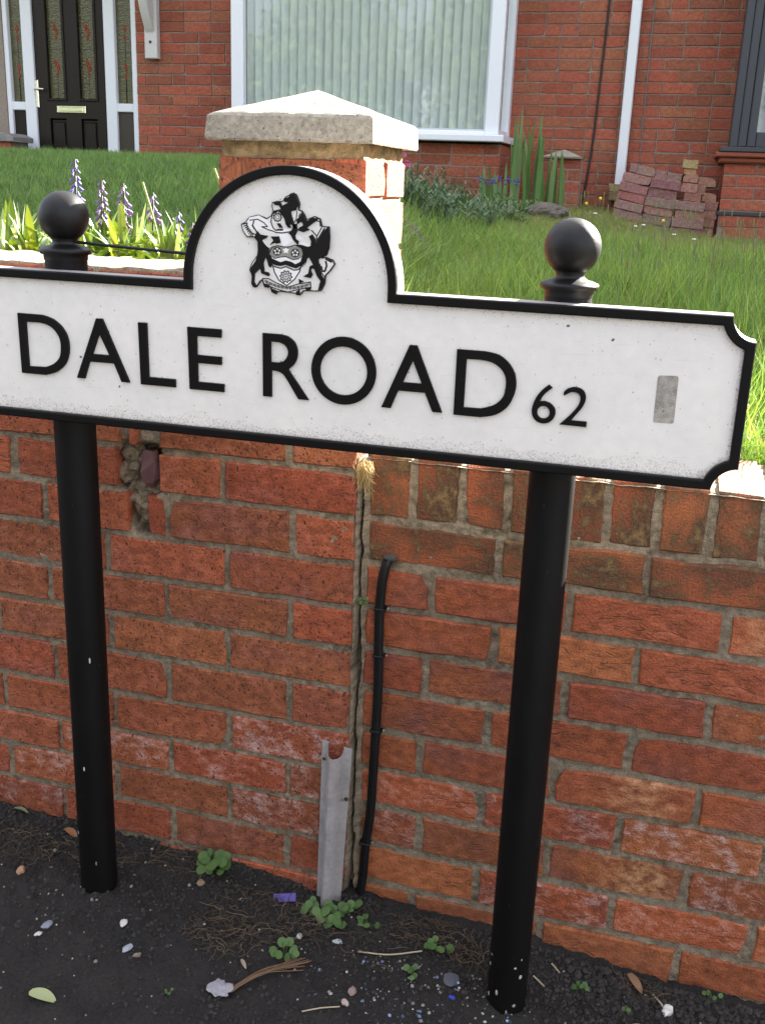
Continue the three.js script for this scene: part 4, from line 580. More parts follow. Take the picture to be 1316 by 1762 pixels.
  const pane = (par, a, b, c, d) => { const p = part(par, 'pane', planar(box(a, b, c, d, zf - 0.04, zf - 0.036), 3), obscure, 'leaded pane with red tulip motifs'); const m = (a + b) / 2, dia = (x, y, r, h) => ext(poly([[x - r, y], [x, y - h], [x + r, y], [x, y + h]]), zf - 0.0355, 0.003);
    for (const y of [1.17, 0.86]) { const gl = par === t ? 0.8 : 1; if (par !== leaf) { part(p, 'red_glass', merge([dia(m, y + 0.035, 0.017, 0.035), dia(m, y - 0.035, 0.014, 0.026)]), red); part(p, 'leading', merge([box(m - 0.003, m + 0.003, c, y - 0.06, zf - 0.0355, zf - 0.033), box(a, b, y - 0.155, y - 0.151, zf - 0.0355, zf - 0.033)]), lead); } }
    return p; };
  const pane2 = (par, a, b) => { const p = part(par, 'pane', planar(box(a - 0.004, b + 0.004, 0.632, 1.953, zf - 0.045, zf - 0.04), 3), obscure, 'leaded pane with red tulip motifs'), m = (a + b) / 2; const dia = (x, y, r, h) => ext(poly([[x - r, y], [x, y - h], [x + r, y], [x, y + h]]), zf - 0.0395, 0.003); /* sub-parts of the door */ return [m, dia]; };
  for (const [a, b] of G) {
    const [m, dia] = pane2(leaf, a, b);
    for (const y of [1.19, 0.9]) part(leaf, 'red_glass', merge([dia(m - 0.012, y + 0.03, 0.017, 0.034), dia(m + 0.012, y - 0.012, 0.017, 0.034), dia(m, y - 0.06, 0.013, 0.02)]), red);
    part(leaf, 'leading', merge([box(m - 0.002, m + 0.002, 0.635, 0.86, zf - 0.0395, zf - 0.037), box(a, b, 0.76, 0.764, zf - 0.0395, zf - 0.037), box(a, b, 1.04, 1.044, zf - 0.0395, zf - 0.037)]), lead);
    part(leaf, 'moulding', merge([cbox(a - 0.022, a, 0.613, 1.97, cz[1] - 0.004, cz[1] + 0.012, 0.004), cbox(b, b + 0.022, 0.613, 1.97, cz[1] - 0.004, cz[1] + 0.012, 0.004), cbox(a, b, 0.613, 0.635, cz[1] - 0.004, cz[1] + 0.012, 0.004)]), M.wood);
    part(leaf, 'panel', cbox(a - 0.005, b + 0.005, 0.06, 0.465, cz[0], cz[1] - 0.018, 0.012), M.wood); part(leaf, 'panel', cbox(a + 0.02, b - 0.02, 0.085, 0.44, cz[1] - 0.016, cz[1] - 0.006, 0.009), M.wood);
  }
  part(leaf, 'letterbox', merge([cbox(-5.56, -5.27, 0.515, 0.575, cz[1] + 0.001, cz[1] + 0.012, 0.004), cbox(-5.535, -5.295, 0.527, 0.563, cz[1] + 0.012, cz[1] + 0.018, 0.003)]), M.chrome);
  part(leaf, 'handle', merge([cbox(-5.768, -5.736, 0.555, 0.785, cz[1] + 0.001, cz[1] + 0.014, 0.006), tube([[-5.752, 0.71, cz[1] + 0.012], [-5.752, 0.71, cz[1] + 0.05], [-5.72, 0.71, cz[1] + 0.055], [-5.655, 0.705, cz[1] + 0.052]], 0.009, 16, 8)]), M.chrome);
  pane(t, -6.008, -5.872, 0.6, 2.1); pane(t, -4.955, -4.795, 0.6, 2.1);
  part(t, 'sidelight_panel', cbox(-6.008, -5.872, -0.1, 0.53, ZH - 0.07, ZH - 0.04, 0.004), M.wood); part(t, 'sidelight_panel', cbox(-4.955, -4.795, -0.1, 0.53, ZH - 0.07, ZH - 0.04, 0.004), std([0.036, 0.024, 0.017], 0.45));
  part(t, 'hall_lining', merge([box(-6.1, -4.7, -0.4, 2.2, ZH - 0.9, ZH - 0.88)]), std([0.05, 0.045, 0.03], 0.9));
  // timber bracket and canopy over the door
  const bk = part(t, 'bracket', merge([cbox(-4.622, -4.503, 0.955, 2.1, ZH + 0.01, ZH + 0.075, 0.006), new THREE.ExtrudeGeometry((() => { const s = new THREE.Shape(); s.moveTo(ZH + 0.075, 1.16); s.quadraticCurveTo(ZH + 0.2, 1.32, ZH + 0.26, 1.6); s.quadraticCurveTo(ZH + 0.33, 1.9, ZH + 0.72, 2.04); s.lineTo(ZH + 0.72, 2.1); s.lineTo(ZH + 0.6, 2.1); s.quadraticCurveTo(ZH + 0.2, 1.9, ZH + 0.075, 1.5); s.closePath(); return s; })(), { depth: 0.07, bevelEnabled: true, bevelThickness: 0.004, bevelSize: 0.004, bevelSegments: 1 }).rotateY(-Math.PI / 2).translate(-4.53, 0, 0)]), std([0.6, 0.58, 0.55], 0.7), 'weathered white timber bracket beside the door');
  part(bk, 'bolt', new THREE.SphereGeometry(0.012, 10, 8).translate(-4.565, 1.085, ZH + 0.076), std([0.08, 0.04, 0.025], 0.8));
  part(t, 'canopy', cbox(-6.3, -4.45, 2.1, 2.2, ZH + 0.01, ZH + 0.85, 0.01), M.pvc);
  // white downpipe and cables between the two houses
  part(t, 'downpipe', cbox(-0.612, -0.538, 0.055, 2.5, ZH + 0.03, ZH + 0.09, 0.007), M.pvc, 'square white downpipe at the edge of the house');
  part(t, 'cable', tube([[-0.78, 2.5, ZH + 0.012], [-0.785, 1.35, ZH + 0.012], [-0.8, 0.8, ZH + 0.012], [-0.815, 0.35, ZH + 0.012], [-0.835, 0.1, ZH + 0.014], [-0.862, -0.16, ZH + 0.014]], 0.009, 40, 6), std([0.02, 0.016, 0.016], 0.6));
}
{ // the neighbour
  const R = rngOf(505), X0 = -0.565, X1 = 15, t = thing('brick_house', 'neighbouring red brick house with dark grey bay window at the right edge', 'house', [2, -0.3, ZH]);
  shell(t, X0, X1, [[0.4, 2.2, 0.2, 2.0]]);
  brickwork(t, X0 + 0.01, 0.42, -0.42, 1.57, ZH + 0.004, 0.6, [], R, M.brickHouse, 0.0835, 0.2475, sharedBricks);
  brickwork(t, 0.178, 1.0, -0.09, 0.245, -6.745, 0.1, [], R, M.brickHouse, 0.0825, 0.2475, sharedBricks);
  brickwork(t, 0.19, 1.0, -0.5, -0.115, -6.745, 0.4, [], R, M.brickHouse, 0.0825, 0.2475, sharedBricks);
  for (let k = 0; k < 9; k++) { const y = 0.245 - 0.0825 * (k + 0.5) - (k > 3 ? 0.03 : 0); for (const dz of [0.12, 0.345]) put(t, 'brick', brickGeo(0.22, 0.073, 0.03, R, Math.floor(R() * 48)), M.brickHouse, 0.177, y, -6.745 - dz, -Math.PI / 2); }
  part(t, 'bay_wall', planar(box(0.182, 2.6, -0.9, 0.243, ZH, -6.752), 4), M.houseMortar);
  part(t, 'plinth', cbox(0.162, 2.6, -0.117, -0.089, ZH, -6.735, 0.005), std([0.045, 0.045, 0.05], 0.8), 'dark damp course');
  const terra = std([0.23, 0.06, 0.032], 0.8); part(t, 'bay_sill', merge([cbox(0.105, 2.6, 0.283, 0.316, ZH, -6.66, 0.008), cbox(0.135, 2.6, 0.244, 0.284, ZH, -6.69, 0.012)]), terra, 'moulded terracotta sill');
  const dark = std([0.032, 0.036, 0.045], 0.45), w = part(t, 'window_frame', merge([cbox(0.13, 2.6, 0.318, 0.352, ZH, -6.655, 0.005), cbox(0.193, 0.25, 0.352, 2.0, -6.8, -6.72, 0.006), cbox(0.25, 0.31, 0.352, 2.0, -6.79, -6.71, 0.008), cbox(0.31, 0.365, 0.352, 2.0, -6.78, -6.7, 0.008), cbox(0.365, 2.5, 0.352, 0.455, -6.78, -6.71, 0.006), cbox(0.193, 0.25, 0.352, 2.0, ZH, -6.8, 0.006)]), dark, 'dark grey window frame');
  part(w, 'pane', box(0.365, 2.5, 0.455, 2.0, -6.755, -6.749), M.glass); part(w, 'curtain', (() => { const g = field(steps(0.36, 2.5, 0.012), steps(0.4, 2.0, 0.4), (x) => -6.88 + 0.018 * Math.sin(x * 60)); return g; })(), std([0.45, 0.46, 0.5], 0.9));
  part(t, 'bay_roof', cbox(0.1, 2.7, 2.0, 2.1, ZH, -6.55, 0.01), M.slate);
  part(t, 'cable', tube([[-0.45, 2.5, ZH + 0.012], [-0.452, 1.4, ZH + 0.012], [-0.443, 0.24, ZH + 0.012], [-0.44, -0.1, ZH + 0.012]], 0.004, 20, 5), std([0.2, 0.18, 0.17], 0.6));
}
{ // low brick pillar by the house
  const R = rngOf(606), t = thing('brick_pillar', 'short brick pillar with pointed grey cap beside the iris leaves', 'pillar', [-0.925, -0.2, -6.7]);
  part(t, 'mortar', planar(box(-1.012, -0.835, -0.4, 0.246, -6.78, -6.604), 4), M.houseMortar);
  for (let k = 0; k < 8; k++) { const y = 0.205 - 0.0825 * k; for (const [a, b] of k % 2 ? [[-1.016, -0.925], [-0.915, -0.831]] : [[-1.016, -0.831]]) put(t, 'brick', brickGeo(b - a, 0.073, 0.03, R, Math.floor(R() * 48)), M.brickHouse, (a + b) / 2, y, -6.6); put(t, 'brick', brickGeo(0.17, 0.073, 0.03, R, Math.floor(R() * 48)), M.brickHouse, -1.015, y, -6.69, -Math.PI / 2); }
  const g = new THREE.ConeGeometry(0.203, 0.055, 4, 1).rotateY(Math.PI / 4).translate(-0.965, 0.2755, -6.69); part(t, 'cap_stone', planar(merge([g, box(-1.108, -0.822, 0.2475, 0.2495, -6.833, -6.547), cbox(-1.105, -0.825, 0.236, 0.25, -6.83, -6.55, 0.004)]), 4), M.cast);
}
{ // low wall with sloping coping left of the door
  const R = rngOf(607), t = thing('low_wall', 'low brick wall with sloping stone coping at the left of the door', 'wall', [-5.75, 0, -6.85]);
  const x1 = -5.745 + 0.0; const k = 0.965;
  part(t, 'mortar', planar(box(-7.6, -5.79 + 0.02, -0.3, 0.246, -7.05, -6.805), 4), M.houseMortar);
  brickwork(t, -6.6, -5.765, -0.1, 0.245, -6.8, 0.3, [], R, M.brickHouse, 0.0825, 0.2475, sharedBricks);
  part(t, 'coping', planar(new THREE.ExtrudeGeometry(poly([[-7.6, 0.25], [-5.72, 0.25], [-5.72, 0.28], [-5.8, 0.31], [-7.6, 0.36]]), { depth: 0.3, bevelEnabled: true, bevelThickness: 0.006, bevelSize: 0.006, bevelSegments: 1 }).translate(0, 0, -7.07), 4), std([0.75, 0.78, 0.95], 0.8, { map: M.cast.map }));
}
{ // stack of loose bricks leaning on the wall
  const R = rngOf(707), P = [[-419, 109, 205], [-435, 46, 206], [-448, -14, 206], [-459, -80, 206], [-469, -145, 206], [-474, -210, 206], [-212, 79, 208], [-230, 12, 208], [-241, -49, 208], [-247, -108, 208], [-252, -170, 208], [-260, -238, 209], [-370, 172, 150], [-253, 146, 84], [-158, 130, 108], [-455, 190, 52],
    [-46, 129, 101], [-47, 62, 118], [-17, 0, 117], [-32, -63, 210], [-20, -123, 210], [-27, -185, 222], [-38, -250, 222], [-57, 225, 106], [-55, 184, 84], [71, 106, 130], [40, 46, 54], [100, 2, 108], [118, -58, 98], [124, -118, 92], [113, -178, 90], [113, -238, 84], [-604, 47, 86], [-598, -17, 86]];
  const tone = [[0.21, 0.11, 0.098], [0.24, 0.105, 0.085], [0.18, 0.11, 0.09], [0.2, 0.14, 0.105], [0.25, 0.12, 0.085]], mats = tone.map((c) => std([c[0] / 0.26, c[1] / 0.074, c[2] / 0.04], 0.9, { map: houseFace.map, bumpMap: houseFace.bumpMap, bumpScale: 0.002 }));
  const names = ['first', 'second', 'third', 'fourth', 'fifth', 'sixth', 'lowest'];
  P.forEach(([x, y, w], i) => {
    const tilt = i < 6 ? -0.19 : i < 12 ? -0.125 : i < 16 ? -0.12 : i < 23 ? -0.07 : -0.03, z = i < 12 ? -6.6 : i < 16 ? -6.68 : i >= 32 ? -7.02 : i >= 25 ? -6.75 : -6.6 - (i > 22 ? 0.04 : 0), yellow = i === 23 || i === 24 || i >= 32;
    const place = i < 6 ? `${names[i]} brick from the top in the left-hand leaning column of the brick stack` : i < 12 ? `${names[i - 6]} brick from the top in the middle column of the brick stack` : i === 12 ? 'long grey-brown brick laid along the top left of the brick stack' : i === 13 ? 'short dull red brick on top of the middle of the brick stack' : i === 14 ? 'darker short brick on top between middle and right columns of the stack' : i === 15 ? 'small grey brick end standing at the upper left corner of the stack' : i < 23 ? `${names[i - 16]} brick from the top in the right-hand column below the yellow brick` : i === 23 ? 'yellowish brick topmost on the brick stack' : i === 24 ? 'tan brick end just under the topmost yellowish brick' : i === 25 ? 'grey-tan brick jutting out behind the right side of the stack' : i === 26 ? 'small red brick end under the jutting grey-tan brick' : i < 32 ? `${names[i - 27]} mauve brick end down the far right side of the stack` : i === 32 ? 'upper yellow-brown brick end behind the foot of the white downpipe' : 'lower yellow-brown brick end behind the foot of the white downpipe';
    const g = brickGeo(w / 1000, 0.0625, i < 12 || (i > 18 && i < 23) ? 0.1 : 0.2, R, Math.floor(R() * 48), 1.6).rotateZ(tilt).rotateY((R() - 0.5) * 0.06).translate(x / 1000, y / 1000, z + (R() - 0.5) * 0.02);
    single('loose_brick', g, yellow ? std([1.1, 2.5, 2.3], 0.9, { map: houseFace.map }) : mats[i < 6 ? (i % 3 === 2 ? 1 : 0) : Math.floor(R() * 5)], place, 'brick', [x / 1000, y / 1000, z], 'loose bricks stacked against the house');
  });
}

/* ------------------------------------------------------------------ plants of the garden */
// a strap leaf: arches from its foot, keeled along the middle
function strap(h, w, bend, turn, R, fold = 0.3) {
  const p = [], ix = [], n = 8, a0 = R() * 0.3;
  for (let i = 0; i <= n; i++) {
    const t = i / n, ww = w * Math.pow(Math.sin(Math.PI * clamp(0.16 + t * 0.84)), 0.7) * (t > 0.98 ? 0.05 : 1), x = bend * h * t * t, y = h * (t - 0.42 * Math.abs(bend) * t * t * t), tw = a0 * t;
    for (const e of [-1, 0, 1]) p.push(x + Math.sin(tw) * e * ww / 2, y - (e ? 0 : ww * fold * 0.5) * 0.3, e * ww / 2 * Math.cos(tw) + 0);
    for (const e of [0]) p[p.length - 5] -= ww * fold * 0.4;
  }
  for (let i = 0; i < n; i++) for (const e of [0, 1]) { const a = i * 3 + e; ix.push(a, a + 1, a + 4, a, a + 4, a + 3); }
  const g = new THREE.BufferGeometry(); g.setAttribute('position', new THREE.Float32BufferAttribute(p, 3)); g.setIndex(ix); g.rotateY(turn); g.computeVertexNormals(); return g;
}
M.strapLeaf = [[0.23, 0.33, 0.02], [0.17, 0.28, 0.02], [0.28, 0.35, 0.025], [0.12, 0.2, 0.022]].map((c) => phys(c, 0.5, { transmission: 0.6, thickness: 0, side: THREE.DoubleSide }));
{
  const R = rngOf(808);
  const lilac = [phys([0.13, 0.09, 0.33], 0.7, { transmission: 0.25, thickness: 0 }), phys([0.24, 0.13, 0.34], 0.7, { transmission: 0.25, thickness: 0 })], stalkM = phys([0.06, 0.09, 0.03], 0.6, { transmission: 0.2, thickness: 0 });
  // x, z, spike height above the soil (0: leaves only), label
  const plants = [[-1.245, -0.5, 0.245, 'tallest lilac bluebell just right of the left ball finial'], [-1.19, -0.5, 0.205, 'lilac bluebell second to the right of the left ball finial'], [-1.155, -0.55, 0.2, 'darker violet bluebell third to the right of the left ball finial'], [-1.11, -0.47, 0.16, 'small lilac bluebell bud above the middle of the thin wire'], [-1.08, -0.52, 0.185, 'blue-violet bluebell above the middle of the thin wire'], [-1.0, -0.5, 0.15, 'small lilac bluebell standing left of the curved sign top'], [-0.955, -0.43, 0.135, 'lilac bluebell close to the curved edge of the sign'], [-0.905, -0.42, 0.14, 'pink-tipped bluebell touching the curved edge of the sign'],
    [-1.345, -0.42, 0, 'flowerless clump of bluebell leaves at the left edge behind the wall'], [-1.26, -0.36, 0, 'flowerless clump of bluebell leaves just left of the left ball finial'], [-1.06, -0.36, 0, 'flowerless low clump of bluebell leaves right behind the thin wire'], [-0.95, -0.34, 0, 'flowerless clump of bluebell leaves beside the curved sign edge'], [-1.44, -0.55, 0, 'flowerless clump of bluebell leaves farthest left and back'], [-1.16, -0.38, 0, 'flowerless clump of bluebell leaves behind the left post collar'], [-0.84, -0.36, 0, 'flowerless clump of bluebell leaves between the sign and the pier']];
  for (const [x, z, h, label] of plants) {
    const y = lawnY(x, z) - 0.01, t = thing('bluebell_plant', label, 'flower', [x, y, z], 'bluebells along the left garden wall');
    for (let i = 0, n = h ? 26 : 36; i < n; i++) { const a = R() * 6.28, H = 0.08 + R() * 0.1; part(t, 'leaf', strap(H, 0.012 + R() * 0.013, (R() - 0.25) * 1.5, a, R).translate(x + Math.cos(a) * 0.03 * R(), y, z - Math.sin(a) * 0.03 * R()), M.strapLeaf[Math.floor(R() * 4)]); }
    if (h) {
      const lx = (R() - 0.5) * 0.02, s = part(t, 'stalk', tube([[x, y, z], [x + lx * 0.4, y + h * 0.5, z], [x + lx, y + h * 1.02, z]], 0.0022, 10, 6), stalkM), fl = [];
      const L = h > 0.2 ? 0.085 : 0.05; for (let i = 0; i < (h > 0.2 ? 22 : 12); i++) { const k = i / (h > 0.2 ? 22 : 12), a = i * 2.4, r = 0.0088 * (1 - k * 0.7), sz = 1 - 0.55 * k; fl.push(new THREE.CylinderGeometry(0.0024 * sz, 0.0052 * sz, 0.0135 * sz, 6, 1, true).translate(0, -0.005, 0).rotateZ(0.9 - 0.5 * k).rotateY(a).translate(x + lx + Math.cos(a) * r, y + h - L + L * 1.12 * k, z - Math.sin(a) * r)); }
      part(s, 'florets', merge(fl), lilac[R() < 0.6 ? 1 : 0]);
    }
  }
  // yellow-tipped single blades rising above them
  for (const [x0, x1, z, h, l] of [[-1.0, -1.045, -0.42, 0.2, 'single tall yellow grass blade above the bluebell leaves'], [-0.84, -0.905, -0.45, 0.23, 'single yellow-green blade leaning left of the pier top']]) { const y = lawnY(x0, z); single('grass_blade', tube([[x0, y, z], [lerp(x0, x1, 0.4), y + h * 0.55, z], [x1, y + h, z]], 0.0022, 12, 5), M.strapLeaf[2], l, 'grass', [x0, y, z]); }
}
{ // iris swords by the pillar
  const R = rngOf(811), spots = [[-1.16, -6.2, 'tall iris clump with sword leaves in front of the window corner'], [-1.0, -6.25, 'shorter iris clump beside the low brick pillar'], [-1.38, -6.2, 'low iris clump under the end of the window sill']];
  spots.forEach(([x, z, label], k) => { const y = lawnY(x, z) - 0.02, t = thing('iris', label, 'plant', [x, y, z]), n = k === 0 ? 16 : 10; for (let i = 0; i < n; i++) { const h = (k === 0 ? 0.5 + R() * 0.24 : k === 1 ? 0.3 + R() * 0.22 : 0.24 + R() * 0.12); part(t, 'leaf', strap(h, 0.024 + R() * 0.014, (R() - 0.5) * 0.5, (R() - 0.5) * 1.8 + (R() < 0.5 ? 1.57 : -1.57), R, 0.15).translate(x + (R() - 0.5) * 0.2, y, z + (R() - 0.5) * 0.08), phys([0.1 + R() * 0.05, 0.22, 0.05], 0.5, { transmission: 0.3, thickness: 0, side: THREE.DoubleSide })); } });
}
{ // grey-green carnation bushes
  const R = rngOf(812), gg = phys([0.095, 0.16, 0.07], 0.8, { transmission: 0.25, thickness: 0, side: THREE.DoubleSide }), gd = phys([0.09, 0.17, 0.045], 0.8, { transmission: 0.25, thickness: 0, side: THREE.DoubleSide });
  const bush = (x, z, w, h, label, m, n) => { const y = lawnY(x, z) - 0.02, l = []; for (let i = 0; i < n; i++) { const a = R() * 6.28, r = Math.sqrt(R()) * w, px = x + Math.cos(a) * r, pz = z + Math.sin(a) * r * 0.7, H = h * (0.5 + R() * 0.5) * (1 - 0.45 * (r / w) ** 2), lean = (R() - 0.5) * 0.2; l.push(new THREE.CylinderGeometry(0.0015, 0.0022, H, 4).translate(0, H / 2, 0).rotateZ(lean).translate(px, y, pz)); for (let k = 0; k < 9; k++) { const t = 0.25 + 0.75 * k / 8; l.push(new THREE.PlaneGeometry(0.008, 0.055 * (1.2 - 0.6 * t), 1, 1).translate(0, 0.026, 0).rotateX(0.7 + R() * 0.5).rotateY(R() * 6.28).translate(px - Math.sin(lean) * H * t, y + H * t, pz)); } } const t = thing('carnation_bush', label, 'plant', [x, y, z]); part(t, 'foliage', merge(l), m); return [t, y]; };
  const [b1, y1] = bush(-1.27, -3.35, 0.2, 0.27, 'grey-green carnation bush with pink flowers right of the pier', gg, 90);
  const pink = phys([0.62, 0.17, 0.3], 0.8, { transmission: 0.25, thickness: 0, side: THREE.DoubleSide });
  for (const [x, y, z, s] of [[-1.27, 0.128, -3.2, 0.034], [-1.25, 0.088, -3.2, 0.038], [-1.285, 0.085, -3.22, 0.024]]) { const l = []; for (let i = 0; i < 34; i++) { const a = i * 2.4, e = 0.2 + 1.2 * (i / 34); l.push(new THREE.CircleGeometry(s * 0.42, 6).scale(1, 0.8, 1).rotateX(-0.5 - R()).translate(0, s * 0.3, s * 0.35).rotateX(e - 0.8).rotateY(a).translate(x, y, z)); } part(b1, 'flower', merge(l), pink, 'pink ruffled flower'); part(b1, 'stem', tube([[x, y1 + 0.1, z - 0.05], [x, y - 0.03, z]], 0.0018, 4, 5), gg); }
  bush(-1.22, -3.95, 0.24, 0.26, 'darker carnation bush behind the pink-flowered one', gg, 80); bush(-1.16, -4.6, 0.26, 0.22, 'low leafy green plant left of the lawn rocks', gd, 90); bush(-1.5, -4.9, 0.3, 0.26, 'loose grey-green plant under the window sill', gg, 80); bush(-1.05, -5.5, 0.24, 0.14, 'low green ground plant behind the lawn rocks', gd, 80);
  const vio = std([0.085, 0.055, 0.26], 0.8); [[-1.3, 0.055, -5.6], [-1.26, 0.062, -5.6], [-1.19, 0.06, -5.6], [-1.14, 0.05, -5.62], [-1.36, 0.05, -5.6]].forEach(([x, y, z]) => { const t = thing('violet_flower', 'small violet-blue flower in the bed under the window sill', 'flower', [x, lawnY(x, z), z], 'violet flowers under the sill'), l = []; for (let i = 0; i < 10; i++) l.push(new THREE.IcosahedronGeometry(0.0065, 0).translate(x + (R() - 0.5) * 0.05, y + (R() - 0.5) * 0.05, z + (R() - 0.5) * 0.03)); part(t, 'petals', merge(l), vio); part(t, 'stem', tube([[x, lawnY(x, z), z], [x, y, z]], 0.002, 3, 4), gd); });
  // rocks on the lawn
  const rock = (x, y, z, a, b, c, s, label) => { const g = new THREE.IcosahedronGeometry(1, 5), P = g.attributes.position; for (let i = 0; i < P.count; i++) { const X = P.getX(i), Y = P.getY(i), Z = P.getZ(i), k = 1 + 0.5 * fbm(X * 1.3 + s, Y * 1.3, Z * 1.3, 3) + 0.22 * Math.abs(fbm(X * 5 + s, Y * 9, Z * 5, 3)); P.setXYZ(i, X * k * a, Y * k * b, Z * k * c); } single('rock', planar(g, 3).translate(x, y, z), std([0.42, 0.4, 0.4], 0.95, { map: M.cast.map, bumpMap: M.cast.bumpMap, bumpScale: 0.006 }), label, 'rock', [x, y, z]); };
  rock(-1.17, -0.145, -5.2, 0.115, 0.065, 0.1, 1, 'rough grey rock on the lawn, left of the pair'); rock(-0.9, -0.13, -5.45, 0.13, 0.06, 0.1, 7, 'low grey rock on the lawn below the brick pillar'); rock(-1.085, -0.225, -2.6, 0.075, 0.08, 0.07, 4, 'dark earthy rock on the lawn close to the pier');
  // buttercups and daisies
  const yel = std([0.75, 0.5, 0.02], 0.6), wht = std([0.8, 0.8, 0.78], 0.8), small = (name, x, z, h, m, r, label, group) => { const y = lawnY(x, z), t = thing(name, label, 'flower', [x, y, z], group); part(t, 'stem', tube([[x, y, z], [x + 0.004, y + h, z]], 0.0018, 3, 4), gd); part(t, 'petals', new THREE.SphereGeometry(r, 10, 6).scale(1, name === 'daisy' ? 0.4 : 1.1, 1).translate(x + 0.004, y + h, z), m); };
  for (const [x, z, h, l] of [[-0.62, -6.0, 0.15, 'taller yellow buttercup left of the brick stack'], [-0.71, -6.0, 0.1, 'lower yellow buttercup near the cable end by the house'], [-0.18, -5.6, 0.12, 'yellow buttercup in front of the middle of the brick stack']]) small('buttercup', x, z, h, yel, 0.011, l);
  for (const [x, z] of [[-3.3, -6.3], [-3.45, -6.0], [-3.5, -6.6], [-3.2, -5.9], [-3.75, -5.6], [-3.6, -6.7], [-3.35, -6.8], [-4.6, -6.5], [-3.1, -6.4], [-3.25, -6.6]]) small('daisy', x, z, 0.05, wht, 0.014, 'white daisy in the shaded mown lawn left of the pier', 'daisies on the left lawn');
  for (const [x, z] of [[-0.62, -5.7], [-0.3, -5.6], [-0.1, -5.3], [-0.34, -5.4], [0.02, -5.2]]) small('daisy', x, z, 0.07, wht, 0.013, 'white daisy in the rough grass before the brick stack', 'daisies by the brick stack');
  { const x = 0.128, z = -0.33, y = lawnY(x, z); single('dandelion_leaf', strap(0.17, 0.016, -0.5, 0.5, R).translate(x, y, z), M.strapLeaf[2], 'sunlit yellow-green leaf right of the sign above the wall top', 'leaf', [x, y, z]); }
}

